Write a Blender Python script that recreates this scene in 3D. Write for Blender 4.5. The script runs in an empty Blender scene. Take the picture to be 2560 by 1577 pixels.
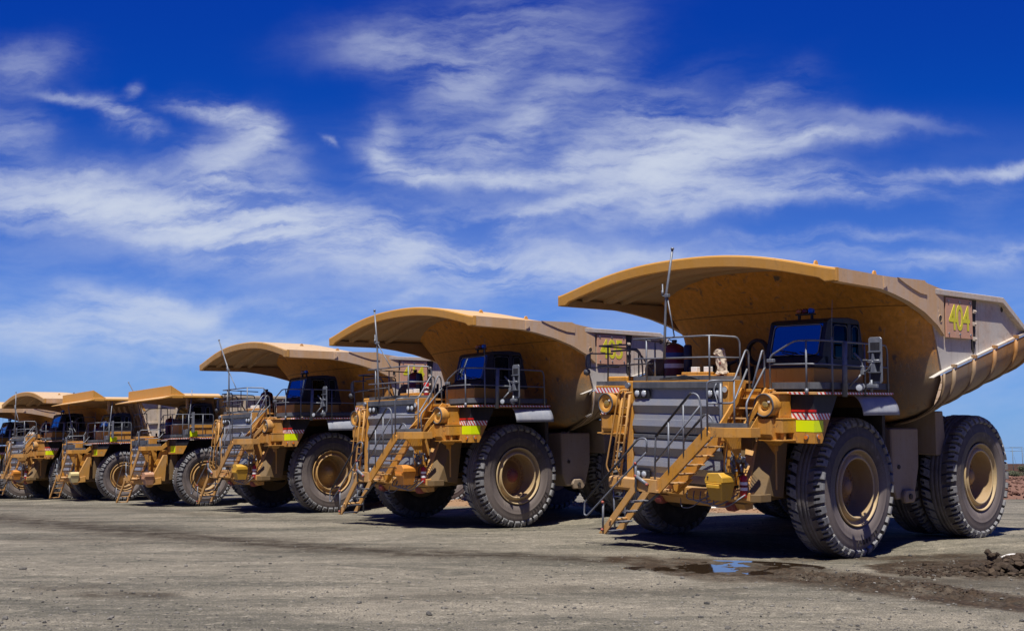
import bpy, bmesh, math, random
from mathutils import Vector, Matrix, noise
R_=math.radians
SC=bpy.context.scene
COL=SC.collection
random.seed(7)
# ------------------------------------------------------------------ camera
CAMZ=2.0406; PIT=0.14295; FPX=2564.6
cd=bpy.data.cameras.new('camera'); cam=bpy.data.objects.new('camera',cd); COL.objects.link(cam)
cam.location=(0,0,CAMZ); cam.rotation_euler=(math.pi/2+PIT,0,0)
cd.sensor_width=36; cd.lens=36*FPX/2560; cd.clip_start=.1; cd.clip_end=8000
SC.camera=cam
# ------------------------------------------------------------------ exposure
SC.view_settings.view_transform='Standard'; SC.view_settings.look='None'
SC.view_settings.gamma=1; SC.view_settings.use_curve_mapping=False
SC.view_settings.exposure=0.50
# ------------------------------------------------------------------ sun
SUN=Vector((-.287,-1.662,3.65)).normalized()
sl=bpy.data.lights.new('sun','SUN'); sl.energy=4.6; sl.angle=R_(.53); sl.color=(1,.95,.86)
so=bpy.data.objects.new('sun',sl); COL.objects.link(so)
so.rotation_euler=SUN.to_track_quat('Z','Y').to_euler(); so.location=(0,-30,60)
# ------------------------------------------------------------------ world: sky and cirrus
W=bpy.data.worlds.new('World'); SC.world=W; W.use_nodes=True
nt=W.node_tree; nt.nodes.clear()
class NG:
    """small helper that chains nodes of one tree"""
    def __init__(s,t): s.t=t
    def new(s,k,**p):
        n=s.t.nodes.new(k)
        for a,b in p.items(): setattr(n,a,b)
        return n
    def put(s,sock,v):
        if isinstance(v,bpy.types.NodeSocket): s.t.links.new(v,sock)
        elif v is not None: sock.default_value=v
    def m(s,op,a,b=None,c=None,clamp=False):
        n=s.new('ShaderNodeMath',operation=op,use_clamp=clamp)
        s.put(n.inputs[0],a)
        if b is not None: s.put(n.inputs[1],b)
        if c is not None: s.put(n.inputs[2],c)
        return n.outputs[0]
    def ramp(s,v,a,b,x=0.,y=1.,smooth=True):
        n=s.new('ShaderNodeMapRange',interpolation_type='SMOOTHSTEP' if smooth else 'LINEAR')
        for i,q in enumerate((v,a,b,x,y)): s.put(n.inputs[i],q)
        return n.outputs[0]
    def mix(s,f,a,b,blend='MIX'):
        n=s.new('ShaderNodeMix',data_type='RGBA',blend_type=blend)
        s.put(n.inputs[0],f)
        for i,q in ((6,a),(7,b)):
            if isinstance(q,tuple) and len(q)==3: q=q+(1,)
            s.put(n.inputs[i],q)
        return n.outputs[2]
    def vec(s,x,y,z):
        n=s.new('ShaderNodeCombineXYZ')
        for i,q in enumerate((x,y,z)): s.put(n.inputs[i],q)
        return n.outputs[0]
    def xyz(s,v):
        n=s.new('ShaderNodeSeparateXYZ'); s.put(n.inputs[0],v); return n.outputs
    def noise(s,v,scale,detail=6,rough=.55,dist=0.,lac=2.):
        n=s.new('ShaderNodeTexNoise'); s.put(n.inputs['Vector'],v)
        n.inputs['Scale'].default_value=scale; n.inputs['Detail'].default_value=detail
        n.inputs['Roughness'].default_value=rough; n.inputs['Distortion'].default_value=dist; n.inputs['Lacunarity'].default_value=lac
        return n.outputs[0]
    def scale(s,v,k):
        n=s.new('ShaderNodeVectorMath',operation='MULTIPLY'); s.put(n.inputs[0],v); n.inputs[1].default_value=k; return n.outputs[0]
g=NG(nt)
sky=g.new('ShaderNodeTexSky',sky_type='NISHITA'); sky.sun_disc=False
sky.sun_elevation=math.asin(SUN.z); sky.sun_rotation=math.atan2(SUN.x,SUN.y)
sky.altitude=400; sky.air_density=1.0; sky.dust_density=.4; sky.ozone_density=3.0
# deep polarised blue: per channel power of the physical sky
sp=g.new('ShaderNodeSeparateColor'); nt.links.new(sky.outputs[0],sp.inputs[0])
SKY_K=((.10,1.9),(.46,1.20),(1.08,.88))
ch=[]
for i,(k,pw) in enumerate(SKY_K):
    ch.append(g.m('MULTIPLY',g.m('POWER',g.m('MULTIPLY',sp.outputs[i],.12),pw),k/.12))
cc=g.new('ShaderNodeCombineColor')
for i in range(3): nt.links.new(ch[i],cc.inputs[i])
tc=g.new('ShaderNodeTexCoord')
dx,dy,dz=g.xyz(tc.outputs['Generated'])
dyc=g.m('MAXIMUM',dy,.05)
U=g.m('DIVIDE',dx,dyc); V=g.m('DIVIDE',dz,dyc)
def wn_(sc,det,k):
    n=g.new('ShaderNodeTexNoise'); g.put(n.inputs['Vector'],g.vec(U,V,0.)); n.inputs['Scale'].default_value=sc; n.inputs['Detail'].default_value=det; n.inputs['Roughness'].default_value=.6
    m_=g.new('ShaderNodeVectorMath',operation='MULTIPLY_ADD'); nt.links.new(n.outputs['Color'],m_.inputs[0]); m_.inputs[1].default_value=(k,k*.75,0); m_.inputs[2].default_value=(-k/2,-k*.375,0); return m_.outputs[0]
wa=g.new('ShaderNodeVectorMath',operation='ADD'); nt.links.new(wn_(4.,2,.09),wa.inputs[0]); nt.links.new(wn_(16.,9,.05),wa.inputs[1])
wx,wy,_w=g.xyz(wa.outputs[0]); UW=g.m('ADD',U,wx); VW=g.m('ADD',V,wy)
def uv(px,py):
    X=(px-1280)/FPX; Y=-(py-788.5)/FPX; c,s=math.cos(PIT),math.sin(PIT)
    d=c-Y*s; return X/d,(s+Y*c)/d
def blob(px,py,a,b,ang,amp):
    u0,v0=uv(px,py); a/=FPX; b/=FPX; ca,sa=math.cos(R_(ang)),math.sin(R_(ang))
    x=g.m('SUBTRACT',UW,u0); y=g.m('SUBTRACT',VW,v0)
    p=g.m('MULTIPLY_ADD',x,ca/a,g.m('MULTIPLY',y,sa/a)); q=g.m('MULTIPLY_ADD',x,-sa/b,g.m('MULTIPLY',y,ca/b))
    d=g.m('MULTIPLY_ADD',p,p,g.m('MULTIPLY',q,q))
    return g.m('MULTIPLY',g.m('EXPONENT',g.m('MULTIPLY',d,-1.)),amp)
BL=[(90,495,260,62,-3,.75),(330,525,260,66,-7,.85),(580,560,260,78,-9,1.0),(830,600,300,72,-8,.85),(1100,650,330,66,-4,.6),(1420,655,260,50,2,.4),
 (470,292,95,20,-8,.55),(580,325,80,30,-28,.75),(625,370,50,42,-60,.75),(560,410,80,50,60,.6),(555,480,110,50,-30,.6),(480,385,60,40,40,.3),
 (200,268,90,14,-14,.5),(275,300,70,24,-38,.65),(340,335,50,22,-20,.4),(322,245,30,14,30,.35),(75,185,110,50,20,.28),(30,345,90,60,0,.35),(700,450,110,70,-60,.25),(825,366,18,9,-35,.5),
 (965,375,34,70,14,.6),(1010,435,90,24,-28,.65),(1130,466,160,20,-4,.85),(1310,462,130,22,8,.85),(1420,425,70,30,35,.7),(1150,400,190,55,-10,.42),(1250,350,150,60,20,.45),
 (1000,140,160,55,-5,.38),(1180,190,170,90,40,.40),(1120,60,260,60,10,.28),(1330,110,200,60,20,.25),(1450,200,150,80,40,.28),(1330,270,120,60,30,.38),
 (1620,400,210,95,8,.95),(1760,370,190,70,22,.75),(1900,372,230,40,8,.6),(2060,352,150,18,8,.45),(1560,300,170,60,30,.38),(1720,480,200,50,2,.65),(1900,480,260,38,3,.6),(2150,490,260,26,4,.55),(1660,535,150,26,8,.4),(1830,285,150,34,36,.28),
 (1390,540,190,22,17,.6),(1480,500,90,20,20,.45),(2420,425,200,18,9,.45),(2520,410,80,16,10,.5),(2350,655,180,20,3,.55),(2500,632,120,22,8,.6),(2100,600,320,14,2,.25),(2200,300,160,20,-3,.2),
 (120,800,170,36,8,.6),(300,765,130,48,-12,.75),(430,760,110,36,-8,.75),(510,775,60,22,8,.55),(350,850,520,44,0,.75),(760,760,260,22,-3,.3),(1010,745,90,14,25,.35),(1350,690,140,26,6,.55),(1560,655,150,22,5,.4),(1250,560,300,40,0,.3),(1980,640,260,30,2,.25)]
acc=None
for b in BL:
    o=blob(*b); acc=o if acc is None else g.m('ADD',acc,o)
P=g.vec(U,V,0.)
warp=g.new('ShaderNodeTexNoise'); g.put(warp.inputs['Vector'],P); warp.inputs['Scale'].default_value=3.2; warp.inputs['Detail'].default_value=4
wv=g.new('ShaderNodeVectorMath',operation='MULTIPLY_ADD'); nt.links.new(warp.outputs['Color'],wv.inputs[0]); wv.inputs[1].default_value=(.10,.10,0); nt.links.new(P,wv.inputs[2])
mp=g.new('ShaderNodeMapping'); nt.links.new(wv.outputs[0],mp.inputs[0]); mp.inputs['Rotation'].default_value=(0,0,R_(-12)); mp.inputs['Scale'].default_value=(1.0,3.2,1)
n1=g.noise(mp.outputs[0],4.2,14,.60,.18); n2=g.noise(mp.outputs[0],15.,12,.66,.1)
mp2=g.new('ShaderNodeMapping'); nt.links.new(wv.outputs[0],mp2.inputs[0]); mp2.inputs['Rotation'].default_value=(0,0,R_(-48)); mp2.inputs['Scale'].default_value=(1.0,2.6,1)
n3=g.noise(mp2.outputs[0],6.0,13,.62,.2)
n4=g.noise(g.scale(mp2.outputs[0],(1.,2.2,1.)),26.,6,.6,.1)
nn=g.m('MULTIPLY_ADD',n1,.36,g.m('MULTIPLY_ADD',n2,.20,g.m('MULTIPLY_ADD',n3,.34,g.m('MULTIPLY',n4,.10))))
def fil(ang,st,sc):
    m_=g.new('ShaderNodeMapping'); g.put(m_.inputs[0],g.vec(UW,VW,0.)); m_.inputs['Rotation'].default_value=(0,0,R_(ang)); m_.inputs['Scale'].default_value=(1./st,1.,1.)
    return g.noise(m_.outputs[0],sc,7,.62,.15)
fa=fil(-14,6.,34.); fb=fil(-42,6.,30.); fc=fil(28,5.,26.)
side=g.ramp(g.noise(g.vec(U,V,0.),3.,2,.5),.40,.60); fl=g.mix(side,fa,fb); fl=g.mix(g.ramp(U,.02,.16),fl,g.mix(side,fc,fa))
nn=g.m('MULTIPLY_ADD',nn,.52,g.m('MULTIPLY',fl,.48))
veil=g.m('MULTIPLY',g.ramp(V,.38,.03,0.,.50),g.ramp(n1,.35,.7,.35,1.))
tex=g.m('MULTIPLY_ADD',g.ramp(nn,.40,.61),1.5,.10)
field=g.m('ADD',g.m('MULTIPLY',acc,tex),veil)
cl=g.m('MULTIPLY',g.m('SUBTRACT',1.,g.m('EXPONENT',g.m('MULTIPLY',field,-1.15))),.95,clamp=True)
skyc=g.mix(cl,g.mix(g.ramp(V,.12,.62),cc.outputs[0],(.02,.36,3.5)),(6.3,6.9,8.0))
hz=g.ramp(V,-.02,.20,.62,0.)
skyc=g.mix(hz,skyc,(2.5,4.0,7.2))
bg=g.new('ShaderNodeBackground'); nt.links.new(skyc,bg.inputs[0]); bg.inputs[1].default_value=.072
wo=g.new('ShaderNodeOutputWorld'); nt.links.new(bg.outputs[0],wo.inputs[0])
# ------------------------------------------------------------------ mesh builder
class MB:
    def __init__(s): s.v=[];s.f=[];s.m=[];s.s=[];s.mi=0;s.sm=False
    def mat(s,i): s.mi=i; return s
    def face(s,idx,sm=None): s.f.append(tuple(idx)); s.m.append(s.mi); s.s.append(s.sm if sm is None else sm)
    def add(s,vs,fs,sm=None):
        o=len(s.v); s.v+= [tuple(q) for q in vs]
        for f in fs: s.face([i+o for i in f],sm)
    def box(s,x0,x1,y0,y1,z0,z1,b=.012):
        xs=sorted((x0,x1));ys=sorted((y0,y1));zs=sorted((z0,z1))
        b=min(b,(xs[1]-xs[0])*.3,(ys[1]-ys[0])*.3,(zs[1]-zs[0])*.3)
        s.hull_box([(xs[i],ys[j],zs[k]) for i in (0,1) for j in (0,1) for k in (0,1)],b)
    def hull_box(s,c,b):
        # chamfered box from its 8 corners (ijk order)
        bm=bmesh.new(); vs=[bm.verts.new(p) for p in c]
        for f in ((0,1,3,2),(4,6,7,5),(0,4,5,1),(2,3,7,6),(0,2,6,4),(1,5,7,3)): bm.faces.new([vs[i] for i in f])
        bmesh.ops.recalc_face_normals(bm,faces=bm.faces)
        if b>.002: bmesh.ops.bevel(bm,geom=list(bm.edges),offset=b,segments=1,affect='EDGES',clamp_overlap=True)
        s.frombm(bm)
    def frombm(s,bm,sm=None):
        bm.verts.index_update(); s.add([v.co[:] for v in bm.verts],[[v.index for v in f.verts] for f in bm.faces],sm); bm.free()
    def prism(s,poly,ax,a,b,bev=.008):
        """poly = 2D outline; ax = axis it is extruded along (x: poly in y,z ; y: poly in x,z ; z: poly in x,y)"""
        def P(p,t): return {'x':(t,p[0],p[1]),'y':(p[0],t,p[1]),'z':(p[0],p[1],t)}[ax]
        bm=bmesh.new(); n=len(poly)
        A=[bm.verts.new(P(p,a)) for p in poly]; B=[bm.verts.new(P(p,b)) for p in poly]
        bm.faces.new(A); bm.faces.new(B[::-1])
        for i in range(n): j=(i+1)%n; bm.faces.new((A[i],B[i],B[j],A[j]))
        bmesh.ops.recalc_face_normals(bm,faces=bm.faces)
        if bev>.001: bmesh.ops.bevel(bm,geom=list(bm.edges),offset=bev,segments=1,affect='EDGES',clamp_overlap=True)
        s.frombm(bm)
    def tube(s,pts,r,n=8,close=False,r2=None):
        pts=[Vector(p) for p in pts]; rings=[]; N=len(pts); up=None
        for i,p in enumerate(pts):
            t=(pts[min(i+1,N-1)]-pts[max(i-1,0)]).normalized()
            if i and i<N-1:
                a=(pts[i]-pts[i-1]).normalized(); b=(pts[i+1]-pts[i]).normalized(); k=1/max(.35,math.sqrt(max(.01,(1+a.dot(b))/2)))
            else: k=1
            if up is None: up=t.orthogonal().normalized()
            up=(up-t*up.dot(t)); up=up.normalized() if up.length>1e-5 else t.orthogonal().normalized()
            w=t.cross(up); rr=r if r2 is None else r+(r2-r)*i/(N-1)
            rings.append([p+(up*math.cos(2*math.pi*q/n)+w*math.sin(2*math.pi*q/n))*rr*(1 if k==1 else k**.5) for q in range(n)])
        vs=[q for rg in rings for q in rg]; fs=[]
        for i in range(N-1):
            for q in range(n): fs.append((i*n+q,i*n+(q+1)%n,(i+1)*n+(q+1)%n,(i+1)*n+q))
        s.add(vs,fs,True); o=len(s.v)-len(vs)
        s.face([o+q for q in range(n)][::-1],False); s.face([o+(N-1)*n+q for q in range(n)],False)
    def bend(s,pts,r,rad=.1,n=8,k=4):
        """tube with rounded corners"""
        P=[Vector(p) for p in pts]; out=[P[0]]
        for i in range(1,len(P)-1):
            a=P[i-1]-P[i]; b=P[i+1]-P[i]; d=min(rad,a.length*.45,b.length*.45); a=P[i]+a.normalized()*d; b=P[i]+b.normalized()*d
            for j in range(k+1):
                t=j/k; out.append(a*(1-t)**2+P[i]*2*t*(1-t)+b*t*t)
        out.append(P[-1]); s.tube(out,r,n)
    def lathe(s,prof,axis,c,n=32,sm=True):
        """prof = (radius, offset) pairs turned round axis through c"""
        ax={'x':(Vector((1,0,0)),Vector((0,1,0)),Vector((0,0,1))),'y':(Vector((0,1,0)),Vector((0,0,1)),Vector((1,0,0))),'z':(Vector((0,0,1)),Vector((1,0,0)),Vector((0,1,0)))}[axis] if isinstance(axis,str) else axis
        c=Vector(c); vs=[];fs=[]
        for (r,h) in prof:
            for q in range(n):
                t=2*math.pi*q/n; vs.append(c+ax[0]*h+(ax[1]*math.cos(t)+ax[2]*math.sin(t))*r)
        for i in range(len(prof)-1):
            for q in range(n): fs.append((i*n+q,i*n+(q+1)%n,(i+1)*n+(q+1)%n,(i+1)*n+q))
        s.add(vs,fs,sm)
    def cyl(s,p0,p1,r,n=20,r1=None):
        s.tube([p0,p1],r,n,r2=r1)
    def grid(s,rows,sm=True,flip=False):
        a=len(rows);b=len(rows[0]); fs=[]
        for i in range(a-1):
            for j in range(b-1):
                f=(i*b+j,i*b+j+1,(i+1)*b+j+1,(i+1)*b+j); fs.append(f[::-1] if flip else f)
        s.add([p for r in rows for p in r],fs,sm)
    def mesh(s,name,mats):
        me=bpy.data.meshes.new(name); me.from_pydata([tuple(v) for v in s.v],[],s.f)
        for m in mats: me.materials.append(m)
        me.polygons.foreach_set('material_index',s.m); me.polygons.foreach_set('use_smooth',s.s); me.update()
        return me
    def build(s,name,mats,parent=None,loc=None,solid=0,solid_off=-1):
        if not isinstance(mats,(list,tuple)): mats=[mats]
        o=bpy.data.objects.new(name,s.mesh(name,mats)); COL.objects.link(o)
        if parent: o.parent=parent
        if loc: o.location=loc
        if solid:
            md=o.modifiers.new('thickness','SOLIDIFY'); md.thickness=solid; md.offset=solid_off
        return o
def tag(o,label=None,cat=None,group=None,kind=None):
    for k,v in (('label',label),('category',cat),('group',group),('kind',kind)):
        if v: o[k]=v
    return o
def empty(name,loc=(0,0,0)):
    o=bpy.data.objects.new(name,None); COL.objects.link(o); o.location=loc; o.empty_display_size=.3; return o
def copy_tree(o,parent=None,skip=()):
    if o.name.split('.')[0] in skip: return None
    c=o.copy(); COL.objects.link(c); c.parent=parent
    for h in list(o.children): copy_tree(h,c,skip)
    return c
# ------------------------------------------------------------------ materials
def principled(name,col=(.5,.5,.5),rough=.5,metal=0.,spec=.5):
    m=bpy.data.materials.new(name); m.use_nodes=True; b=m.node_tree.nodes['Principled BSDF']
    b.inputs['Base Color'].default_value=(*col,1); b.inputs['Roughness'].default_value=rough; b.inputs['Metallic'].default_value=metal
    b.inputs['Specular IOR Level'].default_value=spec
    return m,NG(m.node_tree),b
def worn(name,col,dust=(.40,.33,.25),amt=.35,rough=.5,scale=1.6,top=.5,dark=.25,metal=0.,chips=0.,spec=.4):
    """painted steel with blotchy dust, streaks running down, dust lying on upward faces"""
    m,g,b=principled(name,col,rough,metal,spec)
    t=g.new('ShaderNodeTexCoord').outputs['Object']; ge=g.new('ShaderNodeNewGeometry')
    n1=g.noise(t,scale,8,.62,.2); st=g.noise(g.scale(t,(4.5,4.5,.45)),1.6,6,.6); n2=g.noise(t,scale*9,5,.6)
    f=g.m('MULTIPLY',g.ramp(g.m('MULTIPLY_ADD',n1,.6,g.m('MULTIPLY',st,.4)),.36,.68),amt)
    nz=g.xyz(ge.outputs['Normal'])[2]
    f=g.m('MAXIMUM',f,g.m('MULTIPLY',g.ramp(nz,.45,.95),g.ramp(n2,.2,.7,top*.7,top)))
    c=g.mix(f,col,dust)
    c=g.mix(g.m('MULTIPLY',g.ramp(n2,.56,.74),dark),c,tuple(q*.35 for q in col))
    if chips:
        n4=g.noise(t,scale*3.2,6,.68,.6); c=g.mix(g.m('MULTIPLY',g.ramp(n4,.60,.68),chips),c,(.13,.085,.055))
        rs=g.noise(g.scale(t,(9.,9.,.35)),1.3,5,.6); c=g.mix(g.m('MULTIPLY',g.ramp(rs,.58,.72),chips*.8),c,(.22,.115,.05))
    g.put(b.inputs['Base Color'],c)
    g.put(b.inputs['Roughness'],g.ramp(f,0.,1.,rough,.88,smooth=False))
    bp=g.new('ShaderNodeBump'); bp.inputs['Strength'].default_value=.16; bp.inputs['Distance'].default_value=.03
    g.put(bp.inputs['Height'],g.m('MULTIPLY_ADD',n1,1.6,g.m('MULTIPLY',n2,.45))); g.put(b.inputs['Normal'],bp.outputs[0])
    return m
YEL=(.53,.235,.020)
DUST=(.47,.29,.13)
M={}
M['yellow']=worn('yellow_paint',YEL,DUST,.45,.50,1.7,.70,.38,chips=.75)
M['yellow_shade']=worn('cab_base_paint',(.50,.23,.03),DUST,.22,.5,1.5,.4,.2)
M['yellow_old']=worn('older_yellow_paint',(.47,.22,.035),(.42,.28,.15),.65,.6,1.1,.75,.45,chips=.9)
M['canopy_old']=worn('older_canopy_paint',(.50,.26,.06),(.50,.37,.24),.5,.6,.7,1.0,.2,chips=.4)
M['yellow_dusty']=worn('dusty_yellow_paint',(.52,.26,.05),(.46,.31,.18),.60,.6,1.3,.8,.2)
M['dark']=worn('dark_grey_paint',(.060,.066,.078),(.26,.25,.25),.30,.6,2.,.45,.2)
M['black']=worn('black_paint',(.012,.012,.015),(.10,.10,.11),.25,.5,2.,.35,.1)
M['cabblack']=worn('cab_black_paint',(.008,.009,.013),(.06,.06,.07),.25,.38,2.,.3,.1)
M['galv']=worn('galvanised_tube',(.15,.165,.195),(.36,.36,.36),.30,.42,6.,.3,.3,.3)
M['galv_dark']=worn('painted_black_tube',(.05,.055,.065),(.25,.25,.26),.4,.5,6.,.3,.2)
M['frame']=worn('dark_brown_paint',(.16,.095,.03),(.14,.11,.08),.55,.75,1.4,.5,.3)
M['near_black']=worn('dark_machinery',(.035,.03,.026),(.10,.08,.06),.5,.8,2.,.4,.3)
M['rim_cream']=worn('cream_rim_paint',(.46,.33,.16),(.42,.35,.25),.5,.55,2.,.3,.25)
M['rim_inner']=worn('shaded_rim_inside',(.32,.21,.10),(.36,.27,.17),.5,.7,2.,.3,.3)  # dust and barrel shade are put into this darker brown
M['rim_gold']=worn('gold_rim_paint',(.44,.25,.075),(.42,.32,.2),.5,.55,2.,.4,.25)
M['hub_red']=worn('red_hub_paint',(.26,.05,.045),(.25,.14,.1),.5,.6,4.,.3,.2)
M['hub']=worn('brown_hub_paint',(.36,.21,.09),(.3,.2,.13),.6,.65,4.,.3,.3)
M['red']=worn('red_cylinder_paint',(.45,.012,.016),(.3,.1,.08),.15,.35,3.,.2,.1)
M['maroon']=worn('maroon_cylinder_paint',(.14,.012,.025),(.2,.1,.08),.15,.4,3.,.2,.1)
M['white']=worn('white_paint',(.72,.70,.66),(.5,.44,.36),.3,.5,3.,.2,.1)
M['whiteb']=worn('white_band',(.78,.77,.75),(.6,.5,.45),.2,.5,3.,.1,.05)
M['blue']=principled('blue_band',(.015,.05,.30),.45)[0]
M['navy']=worn('navy_canister_paint',(.01,.018,.06),(.1,.1,.12),.2,.45,3.,.2,.1)
M['orange']=worn('orange_box_plastic',(.62,.23,.02),(.5,.35,.2),.2,.5,3.,.3,.1)
M['yellowbox']=worn('yellow_box_plastic',(.60,.33,.02),(.5,.38,.2),.2,.45,3.,.3,.1)
M['palebox']=worn('pale_yellow_box_plastic',(.62,.50,.22),(.55,.48,.32),.3,.55,3.,.4,.1)
M['pinkbox']=worn('faded_orange_box_plastic',(.45,.22,.11),(.5,.36,.28),.4,.6,3.,.5,.1)
M['bag']=worn('white_bag_cloth',(.50,.42,.33),(.4,.3,.22),.5,.9,9.,.2,.2)
M['lampglass']=principled('lamp_glass',(.42,.45,.48),.10,.0)[0]
M['headglass']=principled('headlamp_reflector',(.62,.42,.12),.12,.7)[0]
M['amber']=principled('amber_reflector',(.75,.20,.01),.3)[0]
M['lime']=principled('lime_reflective_sheet',(.76,.90,.002),.45)[0]
M['barblue']=principled('blue_beacon_glass',(.01,.09,.62),.2)[0]
M['barred']=principled('dark_red_beacon_glass',(.09,.01,.012),.2)[0]
M['baramber']=principled('amber_beacon_glass',(.30,.10,.02),.25)[0]
M['pivot']=worn('red_pivot_paint',(.34,.045,.03),(.3,.2,.15),.4,.5,5.)
M['redflat']=principled('red_tape',(.62,.015,.012),.45)[0]
M['rubberflap']=worn('rubber_mudflap',(.26,.28,.33),(.42,.41,.41),.6,.8,3.,.3,.3)
M['mirrorsteel']=worn('mirror_back_steel',(.20,.21,.23),(.4,.38,.36),.3,.4,5.,.2,.3,.5)
M['seat']=principled('seat_cloth',(.012,.012,.014),.8)[0]
M['paper']=principled('dash_paper',(.42,.60,.85),.6)[0]
M['rope']=principled('white_rope',(.72,.66,.55),.85)[0]
M['post']=worn('grey_green_pole',(.13,.155,.15),(.2,.19,.18),.3,.6,3.,.2,.1)
def mk_glass(name='tinted_cab_glass',tint=(.10,.20,.40,1),k=(.6,.34)):
    m=bpy.data.materials.new(name); m.use_nodes=True; g=NG(m.node_tree); m.node_tree.nodes.clear()
    tr=g.new('ShaderNodeBsdfTransparent'); tr.inputs[0].default_value=tint
    gl=g.new('ShaderNodeBsdfGlossy'); gl.inputs[0].default_value=(.75,.88,1,1); gl.inputs[1].default_value=.04
    ge=g.new('ShaderNodeNewGeometry'); dt=g.new('ShaderNodeVectorMath',operation='DOT_PRODUCT'); g.put(dt.inputs[0],ge.outputs['Normal']); g.put(dt.inputs[1],ge.outputs['Incoming']); fr=g.m('POWER',g.m('SUBTRACT',1.,g.m('ABSOLUTE',dt.outputs['Value'])),4.)
    z=g.xyz(g.new('ShaderNodeTexCoord').outputs['Object'])[2]
    mx=g.new('ShaderNodeMixShader'); g.put(mx.inputs[0],g.m('MULTIPLY_ADD',fr,k[0],k[1],clamp=True))
    m.node_tree.links.new(tr.outputs[0],mx.inputs[1]); m.node_tree.links.new(gl.outputs[0],mx.inputs[2])
    o=g.new('ShaderNodeOutputMaterial'); m.node_tree.links.new(mx.outputs[0],o.inputs[0]); return m
M['glass']=mk_glass()
M['sideglass']=mk_glass('dark_side_glass',(.10,.12,.12,1),(.25,.025))  # dim interior put into a darkened tint, reflection cut back
def mk_tint():
    m=bpy.data.materials.new('teal_sun_strip'); m.use_nodes=True; g=NG(m.node_tree); m.node_tree.nodes.clear()
    tr=g.new('ShaderNodeBsdfTransparent'); tr.inputs[0].default_value=(.01,.20,.22,1)
    gl=g.new('ShaderNodeBsdfDiffuse'); gl.inputs[0].default_value=(.0,.22,.26,1)
    mx=g.new('ShaderNodeMixShader'); mx.inputs[0].default_value=.75
    m.node_tree.links.new(tr.outputs[0],mx.inputs[1]); m.node_tree.links.new(gl.outputs[0],mx.inputs[2])
    o=g.new('ShaderNodeOutputMaterial'); m.node_tree.links.new(mx.outputs[0],o.inputs[0]); return m
M['tint']=mk_tint()
def mk_tape():
    """red and white hazard tape: slanted stripes in object space"""
    m,g,b=principled('hazard_tape',(1,1,1),.45)
    x,y,z=g.xyz(g.new('ShaderNodeTexCoord').outputs['Object'])
    s=g.m('ADD',g.m('SUBTRACT',y,g.m('MULTIPLY',x,1.)),g.m('MULTIPLY',z,.75))
    f=g.m('FRACT',g.m('MULTIPLY',s,8.2))
    c=g.mix(g.m('GREATER_THAN',f,.46),(.55,.02,.02),(.78,.76,.74))
    n=g.noise(g.new('ShaderNodeTexCoord').outputs['Object'],12,4)
    g.put(b.inputs['Base Color'],g.mix(g.ramp(n,.5,.8,0.,.4),c,(.45,.35,.28))); return m
M['tape']=mk_tape()
def mk_mesh_grille():
    """pressed steel mesh: rows of small staggered holes"""
    m,g,b=principled('grille_mesh',(.2,.2,.2),.42,.35)
    t=g.new('ShaderNodeTexCoord').outputs['Object']; x,y,z=g.xyz(t)
    k=58.
    zz=g.m('MULTIPLY',z,k*.9); row=g.m('FLOOR',zz); off=g.m('MULTIPLY',g.m('MODULO',row,2.),.5)
    a=g.m('SUBTRACT',g.m('FRACT',g.m('MULTIPLY_ADD',y,k*.62,off)),.5); q=g.m('SUBTRACT',g.m('FRACT',zz),.5)
    d=g.m('SQRT',g.m('MULTIPLY_ADD',a,a,g.m('MULTIPLY',q,q)))
    h=g.ramp(d,.26,.36)
    n=g.noise(t,3.,6); c=g.mix(g.ramp(n,.35,.7),(.34,.36,.395),(.40,.39,.37))
    g.put(b.inputs['Base Color'],g.mix(h,(.015,.016,.02),c)); return m
M['grille']=mk_mesh_grille()
def mk_grate():
    """expanded metal: yellow bars, open between"""
    m=bpy.data.materials.new('step_grating'); m.use_nodes=True; g=NG(m.node_tree); b=m.node_tree.nodes['Principled BSDF']
    b.inputs['Base Color'].default_value=(.42,.22,.05,1); b.inputs['Roughness'].default_value=.6
    x,y,z=g.xyz(g.new('ShaderNodeTexCoord').outputs['Object'])
    a=g.m('GREATER_THAN',g.m('FRACT',g.m('MULTIPLY',x,16.)),.72); c=g.m('GREATER_THAN',g.m('FRACT',g.m('MULTIPLY',y,6.)),.8)
    tr=g.new('ShaderNodeBsdfTransparent'); mx=g.new('ShaderNodeMixShader'); g.put(mx.inputs[0],g.m('MAXIMUM',a,c))
    m.node_tree.links.new(tr.outputs[0],mx.inputs[1]); m.node_tree.links.new(b.outputs[0],mx.inputs[2])
    m.node_tree.links.new(mx.outputs[0],m.node_tree.nodes['Material Output'].inputs[0]); return m
M['grate']=mk_grate()
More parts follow.
